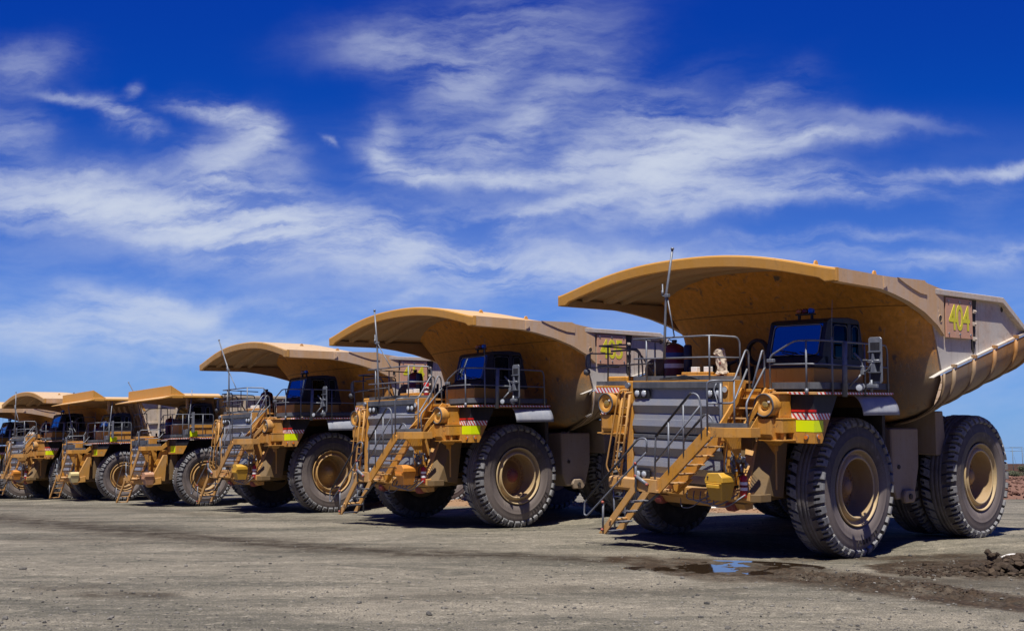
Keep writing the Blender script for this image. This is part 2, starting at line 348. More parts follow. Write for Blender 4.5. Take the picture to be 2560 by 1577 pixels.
def mk_body(name,paint,dust,z0,z1,bias=0.,chips=.8,sidex=None):
    """dump body steel: worn paint with scuffs, dried mud low down and towards the sides"""
    m,g,b=principled(name,paint,.6,0.,.3)
    t=g.new('ShaderNodeTexCoord').outputs['Object']; x,y,z=g.xyz(t)
    n1=g.noise(t,1.1,9,.62,.4); n2=g.noise(t,6.,7,.65,.3); n3=g.noise(t,2.6,6,.62,.9); fine=g.noise(t,38.,3,.6)
    low=g.m('SUBTRACT',1.,g.ramp(z,z0,z1))
    if sidex is not None: low=g.m('MULTIPLY',low,g.ramp(g.m('ABSOLUTE',y),sidex[0],sidex[1],.45,1.))
    f=g.m('ADD',g.m('MULTIPLY_ADD',g.m('SUBTRACT',n1,.5),1.5,bias),g.m('MULTIPLY',low,1.15))
    f=g.m('MULTIPLY',g.ramp(g.m('MULTIPLY_ADD',g.m('SUBTRACT',fine,.5),.9,f),.12,.80),.93)
    tone=g.mix(g.ramp(n2,.3,.75),tuple(q*.80 for q in paint),tuple(min(1,q*1.12) for q in paint))
    c=g.mix(f,tone,dust)
    rs=g.noise(g.scale(t,(5.,5.,.30)),1.5,6,.62); c=g.mix(g.m('MULTIPLY',g.ramp(rs,.54,.72),.40),c,tuple(q*.45 for q in paint))
    rs2=g.noise(g.scale(t,(6.,6.,.4)),2.1,5,.6); c=g.mix(g.m('MULTIPLY',g.ramp(rs2,.58,.74),.35),c,(.40,.34,.27))
    c=g.mix(g.m('MULTIPLY',g.ramp(n3,.57,.70),chips),c,(.12,.095,.08))
    c=g.mix(g.m('MULTIPLY',g.ramp(n2,.62,.72),.45),c,(.20,.18,.17))
    if name=='body_front_wall':
        sm_=g.m('ABSOLUTE',g.m('ADD',g.m('SUBTRACT',z,6.05),g.m('MULTIPLY',g.m('SUBTRACT',n1,.5),.05))); c=g.mix(g.m('MULTIPLY',g.m('LESS_THAN',sm_,.014),.6),c,(.05,.03,.015))
    g.put(b.inputs['Base Color'],c); b.inputs['Roughness'].default_value=.62
    bp=g.new('ShaderNodeBump'); bp.inputs['Strength'].default_value=.07; bp.inputs['Distance'].default_value=.04
    g.put(bp.inputs['Height'],g.m('MULTIPLY_ADD',n3,.6,g.m('MULTIPLY',fine,.12))); g.put(b.inputs['Normal'],bp.outputs[0]); return m
M['wall']=mk_body('body_front_wall',(.62,.268,.046),(.20,.155,.10),4.0,6.2,-.31,.95,(1.4,3.6))
M['side']=mk_body('body_side_steel',(.56,.42,.31),(.52,.49,.44),4.2,5.2,.50,.22)
M['belly']=mk_body('body_belly_steel',(.42,.20,.06),(.27,.20,.13),3.6,5.2,.25,.3)
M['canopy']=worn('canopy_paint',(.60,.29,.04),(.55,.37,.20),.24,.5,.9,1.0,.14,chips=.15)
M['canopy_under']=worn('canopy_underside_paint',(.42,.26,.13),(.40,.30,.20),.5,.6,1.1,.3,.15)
M['canopy_side']=worn('canopy_side_paint',(.62,.38,.18),(.56,.45,.36),.75,.6,.9,.9,.16,chips=.12)
M['plate']=worn('number_plate_steel',(.62,.32,.20),(.45,.33,.24),.5,.6,2.,.3,.2)
M['digit']=worn('lime_digit_paint',(.70,.64,.02),(.45,.40,.12),.25,.5,5.,.2,.3)
M['cream']=mk_body('cream_body_side',(.50,.40,.27),(.55,.47,.38),3.4,4.6,.45,.3)
M['tank']=worn('fuel_tank_paint',(.26,.19,.12),(.30,.25,.20),.75,.75,1.2,.6,.25)
def mk_tyre():
    m,g,b=principled('tyre_rubber',(.03,.028,.028),.78,0.,.3)
    t=g.new('ShaderNodeTexCoord').outputs['Object']; n=g.noise(t,2.2,8,.65,.3); n2=g.noise(t,16.,6,.7); n3=g.noise(t,55.,4,.7)
    pt=g.new('ShaderNodeNewGeometry').outputs['Pointiness']
    c=g.mix(g.ramp(n,.35,.7,.10,.75),(.052,.047,.046),(.17,.145,.13))
    c=g.mix(g.ramp(n2,.5,.75,0.,.45),c,(.15,.14,.135))
    c=g.mix(g.m('MULTIPLY',g.ramp(pt,.53,.62),g.ramp(n2,.3,.6,.35,1.)),c,(.24,.245,.26))
    g.put(b.inputs['Base Color'],c)
    bp=g.new('ShaderNodeBump'); bp.inputs['Strength'].default_value=.35; bp.inputs['Distance'].default_value=.03
    g.put(bp.inputs['Height'],g.m('MULTIPLY_ADD',n3,.5,n2)); g.put(b.inputs['Normal'],bp.outputs[0]); return m
M['tyre']=mk_tyre()
M['tyre_mark']=principled('tyre_lettering_rubber',(.045,.038,.036),.8)[0]
M['tyre_side']=mk_body('tyre_sidewall',(.085,.070,.066),(.175,.145,.13),-1.5,1.5,.0,.25)
M['tyre_lug']=worn('dusty_lug_rubber',(.14,.14,.145),(.29,.285,.28),.75,.85,6.,.3,.4)
# ------------------------------------------------------------------ wheels
def tyre_mesh(name,R,W,rb,N=36,seed=1):
    b=MB(); h=W/2; k=W/.94; b.mat(0)
    prof=[(rb,-h*.82),(rb+.03,-h*.92),(rb+.22,-h*1.0),(R*.80,-h*1.0),(R-.24,-h*.97),(R-.21,-h*.93),(R-.125,-h*.84),(R-.075,-h*.36),(R-.010,-h*.33),(R-.004,-h*.09),(R-.02,-h*.075),(R-.02,-h*.055),(R-.004,-h*.04),(R-.004,h*.16),(R-.02,h*.175),(R-.02,h*.195),(R-.004,h*.21),(R-.010,h*.33),(R-.075,h*.36),(R-.125,h*.84),(R-.21,h*.93)]
    b.lathe(prof,'y',(0,0,0),108)
    b.mat(1)
    sw=[(R-.21,h*.93),(R-.27,h*.97),(R*.80,h*1.0),(R*.735,h*1.004),(R*.728,h*1.018),(R*.72,h*1.004),(rb+.22,h*1.0),(rb+.07,h*.95),(rb+.03,h*.86),(rb,h*.80)]
    b.lathe(sw,'y',(0,0,0),108)
    b.mat(0)
    rnd=random.Random(seed); pitch=2*math.pi/N; hw=pitch*.325
    def P(th,y,r): return (r*math.sin(th),y,r*math.cos(th))
    def strip(sec,base):
        # sec = (theta a, theta b, y, r top, r bottom) along the lug
        vs=[];fs=[]
        for (ta,tb,y,rt,rl,yl) in sec: vs+= [P(ta,yl,rl),P(ta,y,rt),P(tb,y,rt),P(tb,yl,rl)]
        n=len(sec)
        for i in range(n-1):
            o=i*4; fs+=[(o+1,o+5,o+6,o+2),(o,o+4,o+5,o+1),(o+2,o+6,o+7,o+3)]
        fs+=[(0,1,2,3),((n-1)*4,(n-1)*4+3,(n-1)*4+2,(n-1)*4+1)]
        b.add(vs,fs,False)
    for s in (1,-1):
        for i in range(N):
            t0=i*pitch+(pitch/2 if s<0 else 0)
            wear=rnd.uniform(0,.03); jt=rnd.uniform(-.07,.07)*pitch; jw=rnd.uniform(.88,1.12)
            def sh(q): return t0+jt+ (.55*pitch*(1-(q/h))**1.6)+pitch*.0
            Rt=R-wear
            ys=[h*q for q in (.30,.42,.55,.66)]
            strip([(sh(y)-hw*1.22*jw,sh(y)+hw*1.22*jw,s*y,Rt,R-.12,s*y) for y in ys],0)
            b.mat(2)
            # shoulder: two arms round a pocket, closed by an end bar
            for a0,a1 in ((-1,-.38),(.38,1)):
                sec=[]
                for q,r in ((.66,Rt),(.80,Rt-.006),(.92,Rt-.035),(.985,Rt-.085)):
                    y=h*q; c=sh(y); sec.append((c+a0*hw,c+a1*hw,s*y,r,R-.17,s*min(y,h*.86)))
                strip(sec,0)
            sec=[]
            for q,r,rl in ((.955,Rt-.055,R-.17),(.99,Rt-.095,R-.18),(1.045,Rt-.135,R-.20),(1.055,R-.195,R-.23)):
                y=h*q; c=sh(h); sec.append((c-hw*jw*(1 if q>1 else .98),c+hw*jw*(1 if q>1 else .98),s*y,r,rl,s*h*.93))
            strip(sec,0); b.mat(0)
    return b.mesh(name,[M['tyre'],M['tyre_side'],M['tyre_lug']])
def rim_mesh(name,k,h,mat,depth=1.):
    b=MB(); b.sm=True
    b.lathe([(.86*k,h*.75),(.905*k,h*.86),(.91*k,h*.95),(.885*k,h*.98),(.87*k,h*.93),(.845*k,h*.74),(.80*k,h*.66),(.765*k,h*.70),(.745*k,h*.86),(.725*k,h*.93),(.695*k,h*.94),(.68*k,h*.90)],'y',(0,0,0),64)
    b.mat(1).lathe([(.68*k,h*.90),(.672*k,h*.6),(.665*k,h*.2),(.66*k,-h*.25),(.62*k,-h*.30),(.3*k,-h*.30)],'y',(0,0,0),64)
    b.lathe([(.90*k,-h*.80),(.62*k,-h*.5),(.3*k,-h*.4)],'y',(0,0,0),40)
    return b.mesh(name,[mat,M['rim_inner']])
def hub_mesh(name,k,h,mat,depth=1.):
    b=MB()
    b.lathe([(.66*k,-h*.22),(.52*k,-h*.20),(.44*k,-h*.16),(.42*k,-h*.06),(.27*k,h*.02),(.25*k,h*.22),(.22*k,h*.26)],'y',(0,0,0),40)
    b.mat(1).lathe([(.225*k,h*.25),(.22*k,h*.30),(.17*k,h*.32),(.165*k,h*.40),(.05*k,h*.43),(.0001,h*.43)],'y',(0,0,0),32); b.mat(0)
    for i in range(30):
        t=2*math.pi*i/30; p=(math.sin(t)*.57*k,-h*.21,math.cos(t)*.57*k); b.cyl(p,(p[0],p[1]+.05,p[2]),.022*k,6)
    for i in range(12):
        t=2*math.pi*i/12; p=(math.sin(t)*.195*k,h*.29,math.cos(t)*.195*k); b.cyl(p,(p[0],p[1]+.03,p[2]),.014*k,6)
    return b.mesh(name,[mat,mat])
WH={}
def wheel_set(key,R,W,rb):
    k=rb/.905
    WH[key]=(tyre_mesh('tyre_'+key,R,W,rb),rim_mesh('rim_'+key,k,W/2,M['rim_cream']),hub_mesh('hub_'+key,k,W/2,M['hub']))
wheel_set('large',1.665,.94,.905)
wheel_set('medium',1.48,.84,.82)
def add_wheel(parent,key,x,y,z,side,inner=False,spin=0.):
    def ob(n,me,p):
        o=bpy.data.objects.new(n,me); COL.objects.link(o); o.parent=p; return o
    t=ob('tyre',WH[key][0],parent); t.location=(x,y,z); t.rotation_euler=(0,spin,0 if side>0 else math.pi)
    r=ob('rim',WH[key][1],t)
    if not inner: ob('hub',WH[key][2],t)
    return t
# ------------------------------------------------------------------ curved-canopy haul truck (local x forward, y to its left, z up)
def sm(a,b,x):
    t=max(0,min(1,(x-a)/(b-a))); return t*t*(3-2*t)
def lerp_tab(tab,x):
    if x<=tab[0][0]: return tab[0][1]
    for (a,p),(b,q) in zip(tab,tab[1:]):
        if x<=b: return p+(q-p)*(x-a)/(b-a)
    return tab[-1][1]
def rail(b,pts,r=.023,rad=.12): b.bend(pts,r,rad,8)
def fender_band(parent,yi,yo,side,x0,xt,xb,zb,zt,stripe=True):
    """thin sheets of tape and reflective film lying on a fender"""
    e=.004
    def fx(z): return xb+(xt-xb)*(z-zb)/(zt-zb)
    def band(name,z0,z1,mat,fy0,sx0):
        b=MB()
        ya,yb=sorted((side*fy0,side*(yo-.001)))
        b.box(x0+.0005,x0+e,ya,yb,z0,z1,0)
        yy=sorted((side*(yo+.0005),side*(yo+e)))
        if sx0 is not None: b.prism([(x0,z0),(x0,z1),(max(sx0,fx(z1)+.02),z1),(max(sx0,fx(z0)+.02),z0)],'y',yy[0],yy[1],0)
        b.build(name,mat,parent)
    return band
def extinguisher(parent,c,h,r,mat,name='fire_extinguisher',bands=True):
    b=MB(); x,y,z=c
    b.mat(0).lathe([(0.001,0),(r*.9,0),(r,.02),(r,h*.80),(r*.85,h*.86),(r*.5,h*.90),(r*.28,h*.92),(r*.28,h*.97)],'z',c,20)
    if bands:
        b.mat(1)
        for z0,z1 in ((.30,.42),(.52,.64)): b.lathe([(r+.003,h*z0),(r+.003,h*z1)],'z',c,20)
    b.mat(2).box(x-.03,x+.06,y-.02,y+.02,z+h*.95,z+h,.005); b.tube([(x+.05,y,z+h*.97),(x+.11,y-.09,z+h*.85),(x+.13,y-.10,z+h*.6),(x+.08,y-.10,z+h*.35)],.012,6)
    b.lathe([(r+.012,h*.45),(r+.012,h*.48)],'z',c,20)
    return b.build(name,[mat,M['whiteb'],M['black']],parent)
def text_mesh(txt,name,mat,parent,size,depth,M4,spread=1.,sx=.72):
    cu=bpy.data.curves.new(name+'_c','FONT'); cu.body=txt; cu.size=size; cu.align_x='CENTER'; cu.align_y='CENTER'; cu.extrude=depth/2; cu.space_character=spread
    cu.offset=size*.014
    o=bpy.data.objects.new('tmp',cu); COL.objects.link(o); bpy.context.view_layer.update()
    me=bpy.data.meshes.new_from_object(o.evaluated_get(bpy.context.evaluated_depsgraph_get())); bpy.data.objects.remove(o); bpy.data.curves.remove(cu)
    me.transform(M4@Matrix.Diagonal((sx,1,1,1))); me.materials.clear(); me.materials.append(mat); me.name=name
    q=bpy.data.objects.new(name,me); COL.objects.link(q); q.parent=parent; return q
def headlamp(parent,side):
    y=side*2.5; z=3.62
    b=MB(); b.mat(0)
    b.lathe([(.0001,2.42),(.255,2.42),(.262,2.46),(.262,2.72),(.25,2.745),(.235,2.745)],'x',(0,y,z),40)
    b.lathe([(.235,2.735),(.16,2.73),(.145,2.715),(.115,2.69),(.0001,2.68)],'x',(0,y,z),40)
    h=b.build('headlamp',[M['yellow']],parent)
    b=MB(); b.lathe([(.262,2.725),(.268,2.735),(.265,2.755),(.238,2.755),(.234,2.738)],'x',(0,y,z),40); b.build('lamp_ring',M['galv_dark'],h)
    b=MB(); b.lathe([(.10,2.690),(.085,2.715),(.045,2.73),(.0001,2.733)],'x',(0,y,z),24); b.build('lens',M['headglass'],h)
    b=MB(); b.box(2.741,2.747,y+.11,y+.17,z+.06,z+.10,0); b.build('decal',M['whiteb'],h)
    return h
def fender_a(T,side):
    s=side
    def yy(a,b): return sorted((s*a,s*b))
    b=MB(); b.mat(0)
    y0,y1=yy(1.9,3.34)
    def fx(z): return 1.74+(1.09-1.74)*(z-2.77)/(3.86-2.77)
    b.prism([(2.05,2.77),(2.05,3.36),(fx(3.36),3.36),(1.74,2.77)],'y',y0,y1,.01)
    b.mat(1).prism([(2.05,3.362),(2.05,3.86),(1.09,3.86),(fx(3.362),3.362)],'y',y0,y1,.006)
    b.mat(0)
    ya,yb=yy(2.22,2.75); b.box(2.04,2.49,ya,yb,3.335,3.875,.02)
    ya,yb=yy(2.18,2.79); b.box(2.02,2.53,ya,yb,3.872,3.90,.006)
    ya,yb=yy(2.36,2.86); b.box(2.05,2.56,ya,yb,3.0,3.305,.012); b.box(2.05,2.57,ya-.01,yb+.01,3.305,3.335,.006)
    ya,yb=yy(2.3,2.67); b.prism([(2.10,3.32),(2.71,3.32),(2.71,2.96),(2.60,2.82),(2.10,2.82)],'y',ya,yb,.012)
    ya,yb=yy(2.22,2.88); b.box(2.06,2.67,ya,yb,2.82,2.852,.005)
    b.box(2.055,2.12,*yy(2.72,2.86),2.85,3.0,.004); b.box(2.40,2.46,*yy(2.74,2.84),2.85,3.0,.004)
    ya,yb=yy(2.24,2.62); yc,yd=yy(2.36,2.50)
    b.hull_box([(2.13,yc,2.70),(2.08,ya,2.82),(2.13,yd,2.70),(2.08,yb,2.82),(2.36,yc,2.70),(2.45,ya,2.82),(2.36,yd,2.70),(2.45,yb,2.82)],.008)
    b.box(2.18,2.31,*yy(2.38,2.48),2.58,2.70,.008)
    for zz in (2.93,3.06,3.24): b.cyl((2.565,s*2.40,zz),(2.585,s*2.40,zz),.018,8)
    fo=b.build('fender',[M['yellow'],M['black']],T)
    band=fender_band(fo,2.0,3.34,s,2.05,1.09,1.74,2.77,3.86)
    band('hazard_tape',3.305,3.445,M['tape'],2.755,1.40)
    if s>0: band('red_tape',3.475,3.53,M['redflat'],2.755,1.93)
    band('reflective_panel',3.03,3.285,M['lime'],2.87,1.69)
    for (p,n) in (((2.05,s*3.14,2.91),(1,0,0)),((1.90,s*3.34,2.92),(0,s,0))):
        b=MB(); P=Vector(p); N=Vector(n); b.mat(0).cyl(P,P+N*.02,.062,20); b.mat(1).cyl(P+N*.02,P+N*.032,.048,20); b.build('reflector',[M['galv'],M['amber']],fo)
    headlamp(T,s)
    return fo
def canopy_z(x,y):
    L=lerp_tab(((-1.75,4.06),(.4,4.2),(2.65,4.37)),x)
    crown=.62*sm(-2.6,.6,x)+.10
    base=lerp_tab(((-1.7,6.62),(.5,6.58),(2.65,6.58)),x)
    q=min(1,abs(y)/L); return base+crown*(1-q**2.25)-.10*(1-q**8)
def wing_low(x): return lerp_tab(((-2.76,5.35),(-2.35,5.60),(-1.6,5.88),(-.8,6.08),(0,6.21),(.63,6.28),(2.65,6.29)),x)
def wing_y(x): return lerp_tab(((-2.80,3.96),(-1.7,4.06),(.4,4.2),(2.65,4.37)),x)
def dump_body_a(T):
    # roof sheet
    b=MB(); rows=[]
    xs=[2.65-4.4*i/22 for i in range(23)]
    for x in xs:
        L=wing_y(x); rows.append([(x,L*t,canopy_z(x,L*t)) for t in [-1+2*j/48 for j in range(49)]])
    b.mat(0).grid(rows,True)
    rows2=[[(p[0],p[1]*.985,p[2]-.07) for p in r] for r in rows]
    b.mat(1).grid(rows2,True,True)
    # front fascia, arched, with square end tabs
    f=[];
    for j in range(65):
        t=-1+2*j/64; y=4.37*t; z=canopy_z(2.65,y)
        d=.285; zl=z-d
        if abs(y)>4.02: zl=6.295
        f.append((y,z,zl))
    b.mat(0)
    fo=[[(2.655,y,z) for y,z,_ in f],[(2.70,y,z-.012) for y,z,_ in f],[(2.715,y,z-.05) for y,z,_ in f],[(2.70,y,zl+.02) for y,z,zl in f],[(2.69,y,zl) for y,z,zl in f],[(2.62,y,zl) for y,z,zl in f],[(2.60,y,zl+.16) for y,z,zl in f]]
    b.grid(fo,False)
    for s in (1,-1): b.box(2.60,2.70,s*4.345,s*4.385,6.295,6.585,.004)
    # ribs under the roof
    b.mat(1)
    for xr,w in ((1.95,.10),(1.05,.16),(.45,.05)):
        r0=[];r1=[];r2=[];r3=[]
        for j in range(41):
            y=4.1*(-1+2*j/40); z=canopy_z(xr,y)-.07
            r0.append((xr+w,y,z)); r1.append((xr+w*.8,y,z-.12)); r2.append((xr-w*.8,y,z-.12)); r3.append((xr-w,y,z))
        b.grid([r0,r1,r2,r3],False)
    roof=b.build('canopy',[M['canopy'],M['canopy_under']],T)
    # lifting lugs on the roof
    for x,y in ((1.35,3.0),(.1,3.75),(1.35,-3.0)):
        b=MB(); z=canopy_z(x,y)-.01; b.prism([(x-.09,z),(x+.09,z),(x+.05,z+.09),(x+.02,z+.11),(x-.02,z+.11),(x-.05,z+.09)],'y',y-.02,y+.02,.004); b.build('lifting_lug',M['canopy'],roof)
    # side wings
    for s in (1,-1):
        b=MB(); xs=[2.62-5.38*i/40 for i in range(41)]
        top=[(x,s*wing_y(x),lerp_tab(((-2.80,6.5),(-1.75,6.60),(-1.7,6.62),(.5,6.585),(2.65,6.585)),x)) for x in xs]
        low=[(x,s*(wing_y(x)-.0),wing_low(x)) for x in xs]
        lin=[(x,s*(wing_y(x)-.16),wing_low(x)-.01) for x in xs]; tin=[(x,s*(wing_y(x)-.16),t[2]-.12) for x,t in zip(xs,top)]
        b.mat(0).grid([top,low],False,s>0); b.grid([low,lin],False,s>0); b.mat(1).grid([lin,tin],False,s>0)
        b.mat(0)
        # stiffener plate welded on the rear of the wing, stepping up to the side beam
        st=[(-.2,6.605),(-1.62,6.645),(-1.76,6.52),(-1.74,6.30),(-1.35,6.32),(-.95,6.40),(-.55,6.50)]; n_=len(st)
        o_=[(x,s*(wing_y(x)+.022),z) for x,z in st]; i_=[(x,s*(wing_y(x)-.02),z) for x,z in st]
        b.add(o_+i_,[tuple(range(n_)) if s<0 else tuple(range(n_))[::-1]]+[(k,(k+1)%n_,n_+(k+1)%n_,n_+k) for k in range(n_)],False)
        ya,yb=sorted((s*4.19,s*4.235)); b.prism([(.52,6.57),(.38,6.50),(.34,6.42),(.42,6.33),(.50,6.30)],'y',ya,yb,.004)
        for (x,z) in ((-2.36,5.99),(-2.51,5.77)):
            b.mat(2).lathe([(.0001,s*3.992),(.075,s*3.992)],'y',(x,0,z),20)  # dark disc painted in for the shaded inside of the hole
            b.mat(0).lathe([(.075,s*3.985),(.082,s*4.0),(.092,s*3.995),(.095,s*3.98)],'y',(x,0,z),20)
        b.build('canopy_wing',[M['canopy_side'],M['canopy_under'],M['near_black']],T)
    # bowl shaped front wall and rounded belly
    b=MB(); b.mat(0)
    zf=[(4.25,-1.62),(4.9,-1.42),(5.5,-1.15),(6.03,-.86),(6.6,-.36),(7.12,.08)]
    rows=[]
    for i in range(25):
        z=4.25+2.87*i/24; f0=lerp_tab(zf,z); fs=lerp_tab(((4.25,-2.72),(5.6,-2.36),(5.95,-2.0),(6.6,-1.45),(7.1,-1.3)),z); Wd=lerp_tab(((4.25,3.86),(5.6,3.86),(6.1,3.93),(6.7,4.02),(7.1,4.02)),z)
        row=[]
        for j in range(49):
            a=math.pi*(j/48)-math.pi/2; c,sn=math.cos(a),math.sin(a); n=2.7
            X_=fs+(f0-fs)*abs(c)**(2/n); Y_=Wd*math.copysign(abs(sn)**(2/n),sn); row.append((X_,Y_,min(z,canopy_z(X_,Y_)-.045)))
        rows.append(row)
    # bowl below, closing towards the keel
    low=[]
    for i in range(1,15):
        g_=1-(i/14)*.98; v=g_
        drop=1.30*(1-v**3)**(1/3); z=4.25-drop*.93
        f0=-1.62-(1-v)*1.9; fs=-2.72-(1-v)*1.1; Wd=3.86*v
        row=[]
        for j in range(49):
            a=math.pi*(j/48)-math.pi/2; c,sn=math.cos(a),math.sin(a); n=2.7
            row.append((fs+(f0-fs)*abs(c)**(2/n),Wd*math.copysign(abs(sn)**(2/n),sn),z))
        low.append(row)
    b.grid((low[::-1]+rows),True,True)
    b.build('body_front_wall',[M['wall']],T)
    # belly behind the bowl, rising to the tail
    b=MB(); b.mat(0)
    def ridge(x): return 4.29+.247*(-2.09-x)
    rows=[]
    for i in range(31):
        x=-2.55-6.2*i/30; row=[]
        for j in range(41):
            a=math.pi*j/40; yv=math.cos(a); sv=math.sin(a); n=2.9
            y=3.97*math.copysign(abs(yv)**(2/n),yv); z=ridge(x)-.03-1.42*abs(sv)**(2/n)
            row.append((x,y,z))
        rows.append(row)
    b.grid(rows,True,False)
    for s in (1,-1):
        ya,yb=sorted((s*3.86,s*3.985)); b.mat(1).prism([(-2.1,ridge(-2.1)-.005),(-2.1,ridge(-2.1)+.005),(-2.78,ridge(-2.78)+.045),(-8.7,ridge(-8.7)+.05),(-8.7,ridge(-8.7)-.01),(-2.78,ridge(-2.78)-.01)],'y',ya,yb,.004)
    b.build('body_belly',[M['belly'],M['side']],T)
    for s in (1,-1):
        for xr in (-2.62,-3.13,-4.21,-5.38,-6.67,-7.7):
            b=MB(); zr=ridge(xr); pts=[]
            for j in range(0,13):
                a=math.pi*.5*j/12*(.92 if xr<-3 else .7); yv=math.cos(a);sv=math.sin(a);n=2.9
                pts.append((xr+(.0 if xr<-3 else -.25*(j/12)**2),s*(3.995*abs(yv)**(2/n)),zr-.02-1.44*abs(sv)**(2/n)))
            b.tube(pts,.055 if xr<-3 else .03,8)
            if xr<-3: b.box(xr-.055,xr+.055,s*3.94,s*4.06,zr+.0,zr+.10,.01)
            b.build('body_rib',[M['belly']],T)
        # flat side wall with its top beam
        b=MB(); b.mat(0)
        y0,y1=sorted((s*3.78,s*3.88))
        b.prism([(-2.34,6.45),(-2.34,5.60),(-2.74,4.47),(-8.6,ridge(-8.6)),(-7.9,5.75),(-7.22,5.78),(-5.98,6.42),(-5.9,6.45)],'y',y0,y1,.003)
        ya,yb=sorted((s*3.70,s*4.01))
        b.prism([(-1.78,6.36),(-1.74,6.40),(-1.74,6.47),(-1.78,6.50),(-5.97,6.51),(-7.25,5.80),(-8.5,5.92),(-8.5,5.80),(-7.2,5.67),(-5.92,6.36)],'y',ya,yb,.012)
        b.mat(1)
        b.prism([(-4.30,6.36),(-4.62,6.36),(-4.55,5.95),(-4.50,5.2),(-4.42,4.95),(-4.30,5.05)],'y',*sorted((s*3.881,s*3.90)),0)
        for z in (6.05,5.72,5.33):
            b.mat(0).box(-4.34,-4.48,s*3.90,s*3.95,z-.05,z+.05,.01); b.cyl((-4.41,s*3.94,z),(-4.41,s*4.0,z),.022,8)
        b.mat(1); b.lathe([(.0001,s*3.886),(.075,s*3.886)],'y',(-6.1,0,6.2),16); b.lathe([(.0001,s*3.886),(.07,s*3.886)],'y',(-2.72,0,6.25),16)
        b.build('body_side',[M['side'],M['near_black']],T)
    # number plate bolted to the side
    b=MB(); b.mat(0).box(-2.86,-4.24,3.925,3.965,5.32,6.33,.004)
    for x in (-2.98,-3.55,-4.12):
        for z in (6.24,5.42): b.mat(1).cyl((x,3.88,z),(x,3.985,z),.028,8)
    return b.build('number_plate',[M['plate'],M['galv']],T)
def cab_shell(T,p,panel,x0,x1,y0,y1):
    """hollow operator cab. p: profile values"""
    zb,zs,zh,zr=p['zb'],p['zs'],p['zh'],p['zr']     # base, sill, header, roof
    fb,fs,fh=p['fb'],p['fs'],p['fh']                 # front x at base, sill, header
    rb,rr=p['rb'],p['rr']
    def fx(z): return fs+(fh-fs)*(z-zs)/(zh-zs)
    def rx(z): return rb+(rr-rb)*(z-zb)/(zr-zb)
    b=MB(); w=.05
    # cowl sloping up to the windscreen, roof, rear wall
    b.prism([(fb,zb),(fb,zb+.03),(fs+.02,zs-.05),(fs-.02,zs),(fs-.25,zs),(fs-.25,zb)],'y',y0,y1,.015)
    b.prism([(fx(zh)+.02,zh),(fx(zr)-.02,zr-.02),(fx(zr)-.14,zr+.02),((fx(zr)+rx(zr))/2-.2,zr+.06),(rx(zr)+.05,zr+.02),(rx(zr),zr-.03),(rx(zh),zh)],'y',y0-.005,y1+.005,.012)
    b.prism([(rx(zb),zb),(rx(zh),zh+.02),(rx(zh)+w,zh+.02),(rx(zb)+w,zb)],'y',y0,y1,.004)
    for ya,yb in ((y0,y0+.10),(y1-.10,y1)):          # corner pillars
        b.prism([(fs-.12,zs-.02),(fs,zs-.02),(fx(zh),zh+.01),(fx(zh)-.12,zh+.01)],'y',ya,yb,.006)
    b.box(rx(zb)+w,fs-.2,y0,y1,zb-.02,zb+.03,0)
    # left wall built round its openings, right wall made solid to block sky
    ops=p['ops']
    b.prism([(rx(zb)+w,zb+.03),(fs-.20,zb+.03),(fs-.10,zs),(fx(zh)-.10,zh),(rx(zh)+w,zh)],'y',y0,y0+w,.003)
    for ya,yb in ((y1-w,y1),):
        lo=p['side_sill']
        b.prism([(rx(zb)+w,zb+.03),(fs-.20,zb+.03),(fs-.10,lo),(rx(lo)+w,lo)],'y',ya,yb,.003)
        xs=[rx(zh)+w]+[q for o in ops for q in o]+[fx(zh)-.10]
        for i in range(0,len(xs),2):
            a,c=xs[i],xs[i+1]
            k=(0 if i else rx(lo)-rx(zh)); k2=(fx(lo)-fx(zh) if i==len(xs)-2 else 0)
            b.prism([(a+k,lo),(c+k2,lo),(c,zh),(a,zh)],'y',ya,yb,.003)
    c=b.build('cab',[panel],T)
    # glass and frames
    yl,yr=y0+.11,y1-.11
    def gl(name,q,mat,parent=c):
        m=MB(); m.add(q,[(0,1,2,3)]); return m.build(name,mat,parent)
    def P(z,y,o=0): return (fx(z)+o,y,z)
    gw=gl('windscreen',[P(zs+.02,yl,-.02),P(zs+.02,yr,-.02),P(zh-.02,yr,-.02),P(zh-.02,yl,-.02)],M['glass'])
    gl('sun_strip',[P(zh-.14,yl+.02,-.028),P(zh-.14,yr-.02,-.028),P(zh-.02,yr-.02,-.028),P(zh-.02,yl+.02,-.028)],M['tint'],gw)
    m=MB(); k=[P(zs+.03,yl+.02,.0),P(zs+.03,yr-.02,.0),P(zh-.03,yr-.02,.0),P(zh-.03,yl+.02,.0)]
    rad=.12; out=[]
    V4=[Vector(q) for q in k]
    for i in range(4):
        a=(V4[i-1]-V4[i]).normalized()*rad; d=(V4[(i+1)%4]-V4[i]).normalized()*rad
        for j in range(5):
            t=j/4; out.append((V4[i]+a)*(1-t)**2+V4[i]*2*t*(1-t)+(V4[i]+d)*t*t)
    m.tube(out+[out[0]],.012,6); m.build('windscreen_seal',M['galv'],gw)
    m=MB()
    for (ya,yb) in ((.25,.48),(.62,.88)):
        q0=Vector(P(zs+.10,yl+(yr-yl)*ya,.012)); q1=Vector(P(zs+.02,yl+(yr-yl)*yb+.05,.012)); m.tube([q0,q1],.010,5)
    m.tube([P(zs-.02,yl+.5,.05),P(zs+.08,yl+.75,.02),P(zs+.16,yl+.25,.015)],.009,5); m.build('wiper',M['black'],gw)
